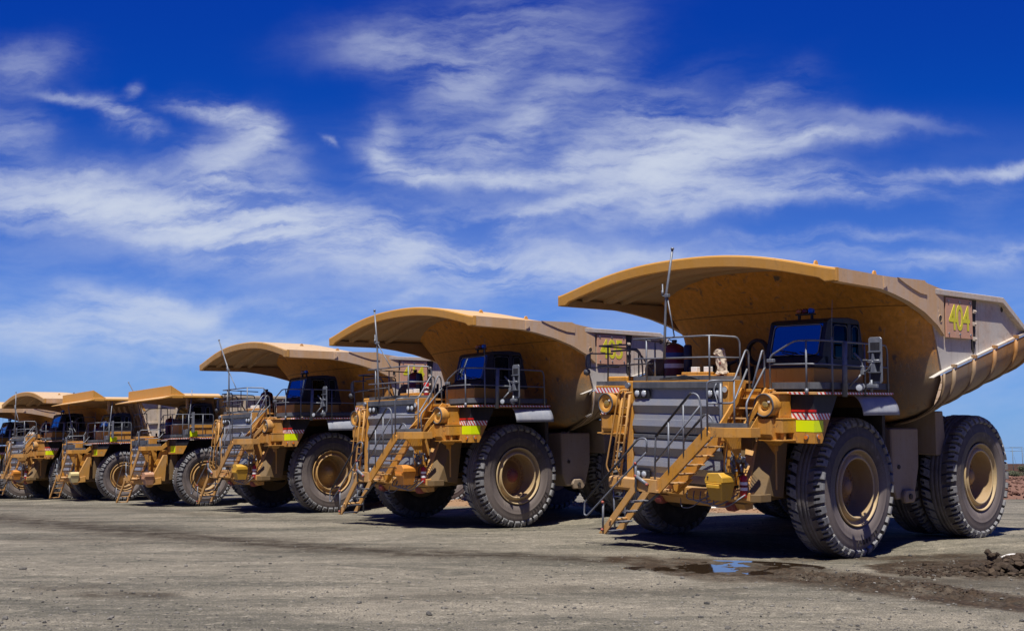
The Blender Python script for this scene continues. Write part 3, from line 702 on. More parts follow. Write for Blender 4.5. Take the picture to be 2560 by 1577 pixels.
    for sgn,yy in ((1,y1-.025),):
        for i,o in enumerate(ops):
            lo=p['side_sill']; d=(rx(lo)-rx(zh))*(0 if i else .35)
            g_=gl('side_window',[(o[0]+d*0,yy,lo),(o[1],yy,lo),(o[1],yy,zh-.02),(o[0],yy,zh-.02)],M['sideglass'])
            if sgn>0:
                m=MB(); e=.028; m.bend([((o[0]+o[1])/2,yy+e,lo+.03),(o[1]-.03,yy+e,lo+.03),(o[1]-.03,yy+e,zh-.05),(o[0]+.03,yy+e,zh-.05),(o[0]+.03,yy+e,lo+.03),((o[0]+o[1])/2,yy+e,lo+.03)],.011,.10,6); m.build('window_seal',M['galv_dark'] if i else p.get('seal',M['galv_dark']),g_)
    # inside: seat, dash, wheel, papers
    m=MB(); xc=(rx(zb)+fs)/2-.05; yc=(y0+y1)/2+.05
    m.box(xc-.25,xc+.25,yc-.25,yc+.25,zb+.25,zb+.40,.05); m.box(xc-.34,xc-.2,yc-.24,yc+.24,zb+.38,zh-.12,.05); m.box(xc-.32,xc-.22,yc-.14,yc+.14,zh-.12,zh+.0,.04)
    m.box(fs-.42,fs-.06,y0+.08,y1-.08,zb+.05,zs-.02,.02); m.tube([(xc+.42+.12*math.sin(t*.5),yc+.17*math.cos(t*.5),zs+.02+.06*math.sin(t*.5)) for t in range(14)],.016,6)
    m.build('cab_interior',M['seat'],c)
    for (u,v,w_,a) in ((fs-.16,yl+.62,.24,.3),(fs-.16,yr-.22,.22,-.2)):
        m=MB(); m.box(u-.10,u+.08,v-w_/2,v+w_/2,zs+.03,zs+.036,0); o=m.build('paper',M['paper'],c)
    return c
def light_bar(parent,x,y0,y1,z,order):
    L=y1-y0; b=MB(); b.box(x-.07,x+.07,y0,y1,z,z+.035,.008); b.box(x-.03,x+.03,y0+.1*L,y0+.2*L,z-.12,z,.004); b.box(x-.03,x+.03,y1-.2*L,y1-.1*L,z-.12,z,.004)
    o=b.build('beacon_bar',M['black'],parent)
    for i,mn in enumerate(order):
        b=MB(); a=y0+L*(.03+.325*i); b.box(x-.065,x+.065,a,a+L*.27,z+.035,z+.155,.03); b.build('beacon_lens',M[mn],o)
    return o
def mirror_a(T):
    b=MB(); b.mat(0)
    o=[(4.06,4.14),(4.39,4.14),(4.39,5.16),(4.06,5.16)]
    b.prism([(4.09,4.12),(4.36,4.12),(4.39,4.16),(4.39,5.12),(4.35,5.16),(4.10,5.16),(4.06,5.12),(4.06,4.16)],'x',.92,.955,.008)
    b.prism([(4.10,4.40),(4.35,4.40),(4.35,5.06),(4.10,5.06)],'x',.955,.965,.0)
    for z in (4.83,4.60,4.37): b.box(.955,1.03,4.08,4.37,z-.008,z+.008,0)
    b.mat(2)
    for z0,z1 in ((4.86,5.04),(4.62,4.81),(4.39,4.585),(4.17,4.35)): b.box(.956,.968,4.115,4.345,z0,z1,0)
    b.mat(1); b.hull_box([(.965,4.13,4.38),(.965,4.18,4.80),(.965,4.27,4.38),(.965,4.22,4.80),(1.02,4.14,4.38),(1.02,4.18,4.80),(1.02,4.26,4.38),(1.02,4.22,4.80)],.004)
    m=b.build('wing_mirror',[M['galv'],M['galv'],M['black']],T)
    b=MB()
    for pts in (((1.0,3.72,4.82),(.90,3.86,4.64),(.90,3.90,4.36),(1.0,4.1,4.44),(1.0,4.2,4.62)),((.90,3.88,4.64),(1.0,4.2,4.63),(1.0,4.36,4.63)),((1.05,3.62,4.06),(.90,3.88,4.36)),((1.25,3.62,4.53),(.93,3.88,4.50)),((1.0,4.0,4.0),(1.0,4.15,4.15))): b.bend(pts,.026,.08,8)
    b.cyl((1.0,4.15,3.92),(1.0,4.15,4.2),.03,8); b.box(.95,1.05,4.05,4.3,4.02,4.10,.01); b.box(.85,.95,3.84,3.93,4.32,4.52,.01)
    b.build('mirror_arm',M['galv'],m)
    return m
def spot(parent,c,r,d=(1,0,0)):
    b=MB(); C=Vector(c); D=Vector(d).normalized(); ax=(D,D.orthogonal().normalized(),D.cross(D.orthogonal().normalized()))
    b.mat(0).lathe([(.0001,-r*.9),(r*.6,-r*.8),(r*.95,-r*.2),(r,r*.25),(r*.9,r*.3)],ax,C,18); b.mat(1).lathe([(r*.9,r*.28),(r*.5,r*.36),(.0001,r*.38)],ax,C,18)
    b.mat(0).cyl(C-Vector((0,0,r*.8)),C-Vector((0,0,r*1.7)),r*.18,6)
    return b.build('work_lamp',[M['galv'],M['lampglass']],parent)
def lamp_pair(parent,x,ys,z,r):
    b=MB(); b.mat(0).box(x-.05,x+.01,min(ys)-r*1.35,max(ys)+r*1.9,z-r*1.25,z+r*1.25,.015)
    for y in ys: b.mat(1).lathe([(r,x+.012),(r*.95,x+.03),(r*.6,x+.045),(.0001,x+.05)],'x',(0,y,z),20)
    for y in ys: b.mat(0).lathe([(r*1.1,x+.01),(r*1.1,x+.03),(r,x+.032)],'x',(0,y,z),20)
    return b.build('grille_lamp',[M['black'],M['lampglass']],parent)
def chassis_a(T):
    b=MB(); b.mat(0)
    for s in (1,-1): b.prism([(2.6,1.5),(2.6,2.15),(-1.5,2.35),(-6.6,2.35),(-6.6,1.75),(-1.5,1.45)],'y',s*.62,s*.86,.02)
    for x in (-6.3,-4.6,-1.4,1.6): b.box(x-.15,x+.15,-.62,.62,1.75,2.15,.01)
    b.mat(1)
    b.cyl((-5.7,-2.3,1.67),(-5.7,2.3,1.67),.46,20); b.lathe([(.0001,-4.7),(.5,-4.75),(.85,-5.2),(.95,-5.7),(.8,-6.2),(.0001,-6.45)],'x',(0,0,1.67),24)
    b.cyl((0,-2.3,1.55),(0,2.3,1.55),.22,12)
    for s in (1,-1):
        b.cyl((0,s*1.75,1.2),(-.05,s*1.55,3.3),.27,16); b.cyl((0,s*1.75,1.67),(0,s*2.3,1.67),.35,16)
        b.cyl((-4.9,s*1.0,1.9),(-5.3,s*1.0,3.2),.22,14); b.cyl((-2.9,s*1.05,2.1),(-4.2,s*1.05,4.0),.16,12)
    b.box(-1.2,2.1,-1.58,1.58,2.3,3.80,.05); b.box(-1.36,-1.22,-3.1,3.1,2.55,3.80,.01); b.box(.2,2.55,-1.05,1.05,1.75,3.75,.05); b.box(-1.8,.2,-.8,.8,1.5,2.9,.1)  # engine bay box and cross plate added to block sky behind the tyres
    b.mat(0)
    for s in (1,-1):
        # uprights carrying the decks, inboard of the tyres
        b.prism([(2.2,1.55),(2.55,1.6),(2.35,3.3),(2.0,3.85),(1.2,3.85),(1.2,2.9)],'y',s*1.60,s*1.95,.02)
        b.box(.9,1.2,s*1.1,s*1.9,2.6,3.85,.02); b.box(-1.3,-.9,s*1.0,s*3.2,3.55,3.82,.02); b.box(-1.1,2.0,s*1.55,s*1.8,3.6,3.84,.02)
        b.prism([(-1.0,1.5),(2.9,1.38),(2.9,1.58),(-1.0,1.75)],'y',s*1.75,s*2.05,.01)
    return b.build('chassis_frame',[M['frame'],M['near_black']],T)
def grille_a(T):
    b=MB(); prof=[(4.01,2.76),(3.745,2.765),(3.74,2.80),(3.585,2.875),(3.575,2.865),(3.385,2.79),(3.375,2.80),(3.24,2.835),(3.235,2.85),(3.075,2.89),(3.065,2.88),(2.90,2.79)]
    prof2=[(2.77,2.815),(2.735,2.80),(2.73,2.83),(2.55,2.89),(2.54,2.88),(2.33,2.79),(2.32,2.81),(2.215,2.84),(2.21,2.855),(2.09,2.885),(2.08,2.875),(1.93,2.78),(1.74,2.77)]
    b.mat(0)
    for pf in (prof,prof2):
        rows=[[(x,y,z) for y in (-1.40,-.7,0,.7,1.42)] for z,x in pf]; b.grid(rows,False,False)
    b.mat(1).box(2.70,2.85,-1.40,1.42,2.775,2.862,.006); b.box(2.6,2.72,-1.40,1.42,1.7,4.0,.0)
    gr=b.build('radiator_grille',[M['grille'],M['dark']],T)
    b=MB(); b.mat(0)
    b.box(2.45,2.87,-1.62,-1.41,1.76,4.19,.015); b.box(2.20,2.86,1.435,1.62,1.76,4.19,.015)
    b.box(2.2,2.85,-1.62,1.62,4.165,4.195,.006)
    b.mat(1).box(2.72,2.868,-1.405,1.43,4.005,4.162,.01)
    b.mat(2).cyl((2.88,1.53,3.98),(2.90,1.53,3.98),.075,18); b.mat(0).lathe([(.085,2.865),(.085,2.90),(.075,2.905)],'x',(0,1.53,3.98),18)
    b.mat(3).cyl((2.84,-1.53,4.08),(2.95,-1.53,4.08),.075,14)
    b.build('radiator_frame',[M['yellow'],M['dark'],M['lampglass'],M['galv']],T)
    lamp_pair(gr,2.84,(-1.26,-1.03),3.875,.085); lamp_pair(gr,2.84,(1.06,1.28),3.875,.085); lamp_pair(gr,2.86,(-1.22,-1.02),1.87,.085)
    return gr
def stairs_a(T):
    # fold-down lower ladder
    b=MB(); b.mat(0)
    for x,dx in ((3.84,.05),(3.28,.05)):
        b.hull_box([(x-dx/2,-1.64,.44),(x-dx/2,-.36,1.84),(x-dx/2,-1.42,.44),(x-dx/2,-.18,1.78),(x+dx/2,-1.64,.44),(x+dx/2,-.36,1.84),(x+dx/2,-1.42,.44),(x+dx/2,-.18,1.78)],.006)
    b.mat(1)
    for y,z in ((-1.45,.50),(-1.2,.75),(-.93,1.02),(-.66,1.29)): b.box(3.29,3.83,y-.03,y+.17,z-.02,z+.015,.004)
    b.mat(0); b.cyl((3.2,-1.22,.80),(3.9,-1.22,.80),.035,10); b.box(3.26,3.86,-.30,.28,1.56,1.62,.006); b.box(3.80,3.86,-.42,.25,1.60,1.86,.008); b.box(3.26,3.32,-.42,.28,1.60,1.86,.008)
    b.mat(2); b.cyl((3.45,-.72,1.0),(3.40,.1,1.62),.035,8)
    lad=b.build('lower_ladder',[M['yellow_dusty'],M['galv'],M['galv_dark']],T)
    # main flight across the grille
    b=MB(); b.mat(0)
    for x in (3.75,3.14):
        b.prism([(.04,1.66),(.30,1.55),(1.80,2.86),(1.80,3.0),(1.70,3.12)],'x',x,x+.05,.006)
    b.mat(1)
    for y,z in ((.40,1.79),(.71,2.02),(.97,2.24),(1.25,2.46),(1.53,2.68)): b.box(3.18,3.76,y-.02,y+.20,z-.022,z+.01,.004)
    b.mat(0); b.prism([(.1,1.52),(.3,1.50),(.75,1.86),(.6,1.9)],'x',3.1,3.14,.004)
    b.build('stair_flight',[M['yellow'],M['yellow_dusty']],T)
    # landing half way up
    b=MB(); b.mat(0)
    poly=[(3.77,1.66),(3.75,2.21),(3.30,2.56),(2.96,2.56),(2.96,1.66)]
    b.prism([(3.77,1.64),(3.77,2.20),(3.72,2.20),(3.72,1.64)],'z',2.91,3.125,.005)
    b.prism([(3.77,2.20),(3.30,2.56),(3.27,2.51),(3.72,2.17)],'z',2.91,3.125,.005)
    b.prism([(3.30,2.505),(3.30,2.56),(2.95,2.56),(2.95,2.505)],'z',2.91,3.125,.005)
    b.mat(1).prism([(p[0]-.03,p[1]) for p in poly],'z',2.945,2.95,0)
    b.mat(2).prism([(3.725,1.66),(3.725,2.18),(3.705,2.18),(3.705,1.66)],'z',3.12,3.225,.002); b.prism([(3.725,2.18),(3.33,2.49),(3.31,2.47),(3.705,2.16)],'z',3.12,3.225,.002)
    b.mat(0); b.hull_box([(3.0,2.0,2.4),(3.0,2.0,2.92),(3.0,2.06,2.4),(3.0,2.06,2.92),(3.1,2.0,2.4),(3.6,2.0,2.92),(3.1,2.06,2.4),(3.6,2.06,2.92)],.004)
    b.box(2.98,3.08,1.72,1.82,1.75,2.91,.01)
    b.build('landing',[M['yellow'],M['grate'],M['dark']],T)
    # steep flight from the landing to the deck
    b=MB(); b.mat(0)
    for y in (1.625,2.30): b.prism([(3.16,3.10),(3.32,3.12),(2.42,4.02),(2.26,3.96)],'y',y,y+.045,.005)
    b.prism([(2.50,2.9),(3.1,3.0),(2.36,3.75),(2.2,3.75)],'y',2.31,2.33,.003)
    b.mat(1)
    for x,z in ((2.92,3.32),(2.70,3.55),(2.48,3.78)): b.box(x-.16,x+.03,1.66,2.31,z-.02,z+.012,.004)
    b.mat(0); b.box(2.12,2.36,1.62,2.36,3.93,3.99,.006); b.box(2.30,2.335,1.62,2.36,3.72,3.93,.004)
    b.build('upper_steps',[M['yellow'],M['yellow_dusty']],T)
    # hand rails of the stairs
    b=MB()
    rail(b,[(3.80,.16,1.62),(3.80,.20,2.86),(3.80,1.30,3.90),(3.80,1.50,3.84),(3.80,1.57,3.60),(3.80,1.58,2.90)]); rail(b,[(3.80,.20,2.28),(3.80,1.55,3.60)])
    b.cyl((3.80,.60,2.05),(3.80,.60,3.23),.023,8); b.cyl((3.80,1.05,2.45),(3.80,1.05,3.62),.020,8)
    rail(b,[(3.12,.45,1.95),(3.12,.48,2.80),(3.12,1.15,3.42),(3.12,1.35,3.30),(3.12,1.38,2.60)]); rail(b,[(3.12,.48,2.35),(3.12,1.37,3.1)])
    b.build('stair_handrail',M['galv'],T)
    b=MB(); b.tube([(3.802,.21,2.87),(3.802,1.22,3.84),(3.802,1.30,3.895)],.030,8); b.tube([(3.122,.52,2.85),(3.122,1.12,3.40)],.029,8); b.tube([(3.932,-.25,2.785),(3.932,-1.97,1.25)],.027,8); b.build('rail_grip',M['black'],T)
    b=MB()
    rail(b,[(3.79,1.74,2.95),(3.79,1.74,4.16),(3.66,1.95,4.17),(3.05,1.92,4.17),(2.50,1.84,4.90),(2.34,1.80,4.86),(2.32,1.80,3.98)])
    rail(b,[(3.79,1.74,3.66),(3.05,1.90,3.66),(2.40,1.80,4.45)]); b.cyl((3.05,1.92,2.95),(3.05,1.92,4.17),.023,8)
    rail(b,[(3.30,2.50,2.95),(3.33,2.46,3.66),(2.40,2.30,4.48)]); rail(b,[(3.02,2.40,4.02),(2.60,2.38,4.88),(2.46,2.33,4.80),(2.42,2.30,4.55),(2.40,2.28,3.93)])
    b.build('landing_handrail',M['galv'],T)
    # swinging rail of the lower ladder
    b=MB()
    rail(b,[(3.93,.03,2.50),(3.93,.04,2.82),(3.93,-.20,2.82),(3.93,-1.98,1.24),(3.93,-2.06,1.14),(3.93,-2.08,.86),(3.93,-1.98,.84),(3.93,-1.88,.92),(3.93,-.30,2.24),(3.93,.03,2.50)],.021)
    b.cyl((3.89,-1.46,.50),(3.92,-1.42,1.22),.026,8); b.cyl((3.88,-.36,1.55),(3.93,-.32,2.24),.03,8); b.bend([(3.9,-.34,1.92),(3.86,.02,1.72)],.045,.1,8)
    o=b.build('ladder_handrail',[M['galv']],T)
    m=MB()
    for p in ((3.94,-1.42,1.22),(3.94,-.32,2.22),(3.92,-1.46,.55),(3.92,-.34,1.92),(3.9,.0,1.74)): m.lathe([(.0001,-.035),(.035,-.02),(.035,.02),(.0001,.035)],'x',p,10)
    m.build('rail_pivot',M['pivot'],o)
    # upright service ladder beside the radiator
    b=MB()
    for (y0,z0,y1,z1) in ((-1.60,3.95,-2.02,1.80),(-1.38,3.85,-1.70,1.80)):
        b.tube([(3.0,y0,z0),(3.02,y1,z1)],.030,8)
    for i in range(9):
        t=(i+.5)/9; z=3.85-2.0*t; b.cyl((3.0,-1.60-.40*t-.01,z),(3.0,-1.40-.30*t+.01,z),.017,6)
    rail(b,[(2.95,-1.45,3.96),(3.08,-1.60,3.97),(3.10,-1.68,3.86),(3.12,-2.10,2.02),(3.06,-2.06,1.86),(3.0,-1.98,1.82)],.022,.1); rail(b,[(2.95,-1.35,3.90),(3.08,-1.46,3.90),(3.12,-1.76,2.02),(3.0,-1.70,1.82)],.022,.1)
    b.build('service_ladder',M['yellow_dusty'],T)
def bumper_a(T):
    b=MB(); b.mat(0)
    b.prism([(2.45,1.48),(2.88,1.44),(2.97,1.50),(2.97,1.74),(2.90,1.77),(2.45,1.77)],'y',-2.17,-.2,.012)
    b.prism([(2.45,1.45),(2.90,1.42),(2.97,1.47),(2.97,1.66),(2.45,1.70)],'y',-.2,2.25,.012)
    b.mat(2).prism([(2.45,2.25),(2.95,2.25),(2.82,2.44),(2.45,2.46)],'z',1.45,1.62,.01); b.mat(0)  # bumper end coloured dark brown in place of shade
    b.prism([(2.5,1.26),(2.75,1.24),(2.9,1.42),(2.5,1.45)],'y',-1.0,2.0,.01)
    b.mat(1)
    for y in (-.55,1.62):
        b.prism([(2.6,1.22),(2.85,1.18),(2.92,1.28),(2.9,1.42),(2.6,1.42)],'y',y-.13,y+.13,.04)
    P_=[(2.20,1.69,2.82),(2.62,1.98,1.62),(2.10,1.98,2.82),(2.62,2.20,1.62),(2.34,1.69,2.80),(2.95,2.02,1.64),(2.30,1.98,2.80),(2.95,2.18,1.64)]; b.mat(0).hull_box(P_,.01); b.mat(2).hull_box([(1.70,1.99,2.82),(1.9,2.22,1.5),(1.70,2.40,2.82),(1.9,2.40,1.5),(2.27,1.985,2.80),(2.92,2.19,1.60),(2.05,2.40,2.80),(2.62,2.40,1.60)],.01); b.mat(0)  # second block's dark colour paints shade onto the panel's left side
    b.box(2.15,2.2,1.62,2.42,1.7,3.95,.006)
    o=b.build('bumper',[M['yellow_dusty'],M['hub_red'],M['frame']],T)
    # hoses and fittings
    b=MB(); rnd=random.Random(3)
    for i in range(16):
        p=Vector((3.0+rnd.uniform(-.1,.15),2.0+rnd.uniform(-.22,.22),2.22+rnd.uniform(-.12,.22))); b.cyl(p,p+Vector((rnd.uniform(-.05,.05),rnd.uniform(-.08,.08),rnd.uniform(.03,.16))),rnd.uniform(.015,.04),8)
    for i in range(5):
        y=.5+.2*i; b.bend([(3.02,y,1.60),(3.2,y+.1,1.42-.03*i),(3.2,y+.5,1.40-.02*i),(3.05,y+.9,1.62)],.016,.15,6)
    b.bend([(3.1,.35,1.40),(3.25,.5,1.20),(3.2,.75,1.22),(3.1,1.0,1.42)],.012,.2,6)
    b.bend([(3.05,1.72,2.7),(3.1,1.68,2.2),(3.0,1.7,1.8)],.018,.1,6); b.cyl((3.0,1.80,2.05),(3.0,1.80,2.7),.06,10)
    b.build('hydraulic_fittings',M['galv'],o)
    extinguisher(T,(2.98,2.10,1.54),.56,.085,M['red'])
    # hanging light ladder below the bumper
    b=MB()
    for y in (-2.1,-1.72): b.cyl((2.85,y,1.5),(2.85,y+.03,.45),.026,8)
    for z in (1.25,.72): b.cyl((2.85,-2.12,z),(2.85,-1.68,z),.022,8)
    b.build('hanging_step',M['galv'],T)
def toolbox(T,mat):
    b=MB()
    b.prism([(1.58,1.90),(1.58,1.96),(1.66,2.10),(1.98,2.12),(2.08,2.02),(2.08,1.90)],'x',3.25,3.72,.012)
    b.hull_box([(3.28,1.66,1.50),(3.22,1.60,1.898),(3.28,1.98,1.50),(3.22,2.06,1.898),(3.62,1.66,1.50),(3.74,1.60,1.898),(3.62,1.98,1.50),(3.74,2.06,1.898)],.012)
    b.box(3.62,3.76,1.66,2.0,1.78,1.86,.01)
    o=b.build('strap_box',[mat],T)
    m=MB(); m.box(3.44,3.58,1.72,1.92,2.108,2.125,.004); m.cyl((3.7,1.68,2.02),(3.74,1.68,2.02),.02,8); m.build('box_handle',M['black'],o)
    return o
def decks_a(T):
    b=MB(); b.mat(0)
    b.prism([(2.16,1.50),(2.16,3.32),(1.95,3.60),(-1.12,3.46),(-1.12,1.50)],'z',3.865,3.925,.006)
    o=b.build('left_deck',[M['yellow_dusty']],T); o.name='walk_deck'
    b=MB(); b.prism([(2.162,2.72),(2.162,3.30),(1.96,3.605),(1.3,3.575),(-1.124,3.465),(-1.118,3.46),(1.95,3.598),(2.155,3.318)],'z',3.872,3.92,0); b.build('hazard_tape',M['tape'],o)
    b=MB(); b.prism([(2.15,2.30),(2.15,3.32),(2.13,3.32),(2.13,2.30)],'z',3.99,4.14,.003); b.prism([(2.15,3.32),(1.95,3.58),(1.93,3.56),(2.13,3.31)],'z',3.99,4.14,.003); b.prism([(1.95,3.58),(-1.0,3.445),(-1.0,3.425),(1.94,3.56)],'z',3.99,4.14,.003); b.build('toe_board',M['dark'],o)
    b=MB(); b.prism([(2.1,-1.62),(2.1,-3.50),(-1.0,-3.50),(-1.0,-1.62)],'z',4.03,4.09,.006); b.mat(0).box(1.6,2.095,-2.3,-3.52,3.885,4.03,.006); b.box(1.5,2.0,-2.42,-3.2,4.09,4.34,.03)
    o=b.build('walk_deck',[M['yellow']],T)
    b=MB(); b.box(2.10,2.105,-2.62,-3.5,3.90,4.03,0); b.build('hazard_tape',M['tape'],o)
    b=MB(); b.box(2.03,2.05,-2.35,-3.53,4.10,4.21,.003); b.build('toe_board',M['dark'],o); b=MB(); b.box(2.76,2.78,-1.46,.98,4.20,4.31,.003); b.hull_box([(2.2,1.44,4.2),(2.74,.98,4.2),(2.2,1.46,4.2),(2.76,1.0,4.2),(2.2,1.44,4.3),(2.74,.98,4.3),(2.2,1.46,4.3),(2.76,1.0,4.3)],.0); b.build('toe_board',M['dark'],o)
    b=MB(); b.box(.3,2.2,-1.62,1.5,4.13,4.19,.006); b.build('walk_deck',[M['yellow_dusty']],T)
    # mud flap hung from the outer deck edge
    b=MB(); rows=[]
    for i in range(9):
        t=i/8; rows.append([(.36-1.50*u+.0+.06*math.sin(t*2)*(1-u),3.22+.36*math.sin(t*1.45)+.02*u,3.86-.48*t*t*.9-.04*t) for u in [k/10 for k in range(11)]])
    b.grid(rows,True,False); b.build('mud_flap',M['rubberflap'],T,solid=.02)
def rails_a(T):
    b=MB()
    top=[(2.19,2.29,3.92),(2.20,2.29,4.74),(2.19,2.95,5.08),(2.17,3.34,5.08),(1.95,3.60,5.07),(.2,3.54,5.06),(-.78,3.49,5.05),(-.86,3.48,4.9),(-.88,3.47,3.92)]
    rail(b,top); rail(b,[(2.21,2.29,4.55),(2.19,3.32,4.55),(1.96,3.60,4.54),(-.87,3.48,4.52)],.02)
    for p in ((2.19,3.26),(1.69,3.60),(.25,3.54)): b.cyl((p[0],p[1],3.86),(p[0],p[1],5.07),.022,8)
    b.cyl((1.24,3.62,3.82),(1.17,3.60,5.06),.06,12)
    for p in ((2.19,2.29),(2.19,3.26)): b.cyl((p[0],p[1],3.86),(p[0],p[1],4.0),.04,10)
    b.box(2.16,2.26,2.24,2.42,4.60,4.68,.01)
    b.build('deck_handrail',M['galv'],T)
    b=MB()
    rail(b,[(2.84,-1.40,5.25),(2.84,.95,5.25),(2.7,1.10,5.25),(2.30,1.44,5.22),(2.22,1.46,5.1),(2.2,1.46,4.2)]); rail(b,[(2.84,-1.38,4.75),(2.84,1.02,4.74),(2.24,1.45,4.73)],.02)
    for y in (-.96,1.04): b.cyl((2.83,y,4.19),(2.83,y,5.25),.023,8)
    rail(b,[(1.2,-1.40,5.2),(2.5,-1.40,5.25),(2.84,-1.40,5.25)],.02); b.cyl((2.0,-1.42,4.1),(2.0,-1.42,5.22),.022,8)
    b.build('deck_handrail',M['galv'],T)
    b=MB()
    rail(b,[(1.2,-3.48,5.16),(2.0,-3.52,5.18),(2.0,-2.40,5.18),(2.0,-2.33,5.08),(2.0,-2.33,4.1)]); rail(b,[(1.2,-3.50,4.62),(2.0,-3.54,4.62),(2.0,-1.5,4.66)],.02); b.cyl((2.0,-3.13,4.1),(2.0,-3.13,5.18),.023,8)
    rail(b,[(.4,-3.48,4.1),(.4,-3.48,5.14),(1.2,-3.48,5.16)],.022); rail(b,[(2.0,-2.33,5.05),(1.9,-2.05,5.02),(1.9,-1.95,4.6),(1.9,-1.95,4.15)],.022)
    rail(b,[(2.0,-3.0,5.02),(1.9,-2.2,5.05),(1.8,-2.0,4.8),(1.6,-1.75,4.3)],.026)
    rail(b,[(2.0,-2.95,4.95),(2.02,-3.82,4.98),(2.02,-3.95,4.9),(2.02,-3.97,4.6),(2.0,-3.85,4.58),(2.0,-2.7,4.62)],.02,.06)
    b.build('deck_handrail',M['galv_dark'],T)
    b=MB(); b.mat(0).box(1.98,2.03,-3.93,-3.80,4.60,4.97,.02); b.mat(0).lathe([(.0001,.10),(.075,.07),(.10,0),(.08,-.07),(.0001,-.10)],'z',(2.02,-3.93,4.47),16); b.build('wing_mirror',[M['galv_dark']],T)
def mast(T,pts,stay,r=.035,name='antenna_mast'):
    b=MB(); b.mat(0).tube(pts,r,8,r2=r*.8)
    b.tube(stay,.018,6); e=Vector(pts[-1]); b.cyl(e,e+Vector((0,0,.05)),r*1.2,8)
    m=Vector(stay[-1]); b.tube([m,m+Vector((0,-.14,.0)),m+Vector((0,-.15,.30))],.018,6); b.cyl(m+Vector((0,-.15,.02)),m+Vector((0,-.15,.14)),.03,8); b.box(m.x-.05,m.x+.05,m.y-.06,m.y+.06,m.z-.04,m.z+.04,.01)
    return b.build(name,[M['galv']],T)
def deck_gear(T):
    b=MB(); b.mat(0).lathe([(.0001,4.2),(.27,4.2),(.28,4.24),(.28,5.08),(.24,5.18),(.12,5.25),(.05,5.27),(.05,5.34),(.0001,5.35)],'z',(.45,-2.10,0),28)
    b.mat(1).lathe([(.284,4.86),(.284,5.0)],'z',(.45,-2.10,0),28); b.mat(2).lathe([(.284,4.58),(.284,4.70)],'z',(.45,-2.10,0),28)
    b.mat(3).tube([(.45,-2.1,5.3),(.5,-2.25,5.38),(.5,-2.34,5.25),(.5,-2.36,5.1)],.014,6); b.box(.40,.50,-2.16,-2.04,5.28,5.36,.01)
    b.build('suppression_cylinder',[M['maroon'],M['blue'],M['whiteb'],M['black']],T)
    b=MB(); b.mat(0).lathe([(.0001,4.15),(.11,4.15),(.11,5.14),(.08,5.18),(.0001,5.19)],'z',(.8,-1.33,0),18); b.mat(1).lathe([(.118,4.80),(.118,4.83)],'z',(.8,-1.33,0),18); b.build('filter_canister',[M['navy'],M['orange']],T)
    b=MB(); b.mat(0).lathe([(.0001,-3.12),(.36,-3.10),(.38,-3.02),(.38,-2.48),(.36,-2.42),(.0001,-2.40)],'y',(.2,0,4.50),28); b.mat(1).box(.575,.585,-2.80,-2.65,4.42,4.55,0); b.build('air_cleaner',[M['frame'],M['galv']],T)
    b=MB(); b.box(1.7,2.3,-.45,.55,4.19,4.34,.015); b.box(1.72,2.28,-.30,.50,4.34,4.41,.012); b.box(1.7,2.05,.55,1.12,4.19,4.38,.015); b.build('valve_box',M['yellow'],T)
    for y in (0.0,.40):
        b=MB(); b.box(2.02,2.16,y-.09,y+.09,4.41,4.54,.008); b.build('sensor_block',M['whiteb'],T)
    b=MB(); rnd=random.Random(9)
    for k in range(4): b.bend([(2.80,-.55+.1*k,4.24),(2.82,-.2+.15*k,4.27+.02*k),(2.82,.3+.1*k,4.25),(2.80,.7,4.22)],.013,.2,6)
    b.build('cable_bundle',M['black'],T)
    # jumble of pipes behind the rail, in the shade of the body
    b=MB()
    b.box(.15,1.25,-1.15,1.25,4.14,4.20,0)
    for i in range(10):
        p=Vector((rnd.uniform(.2,1.2),rnd.uniform(-1.1,1.2),4.19)); b.cyl(p,p+Vector((0,0,rnd.uniform(.2,.7))),rnd.uniform(.03,.12),10)
    b.lathe([(.26,.0),(.34,.02),(.34,.1),(.26,.12)],'x',(.3,.6,4.95),24); b.tube([(.5,-.3,4.2),(.55,-.35,4.6),(.5,.1,4.75),(.5,.3,4.2)],.05,8)
    b.build('engine_piping',M['near_black'],T)
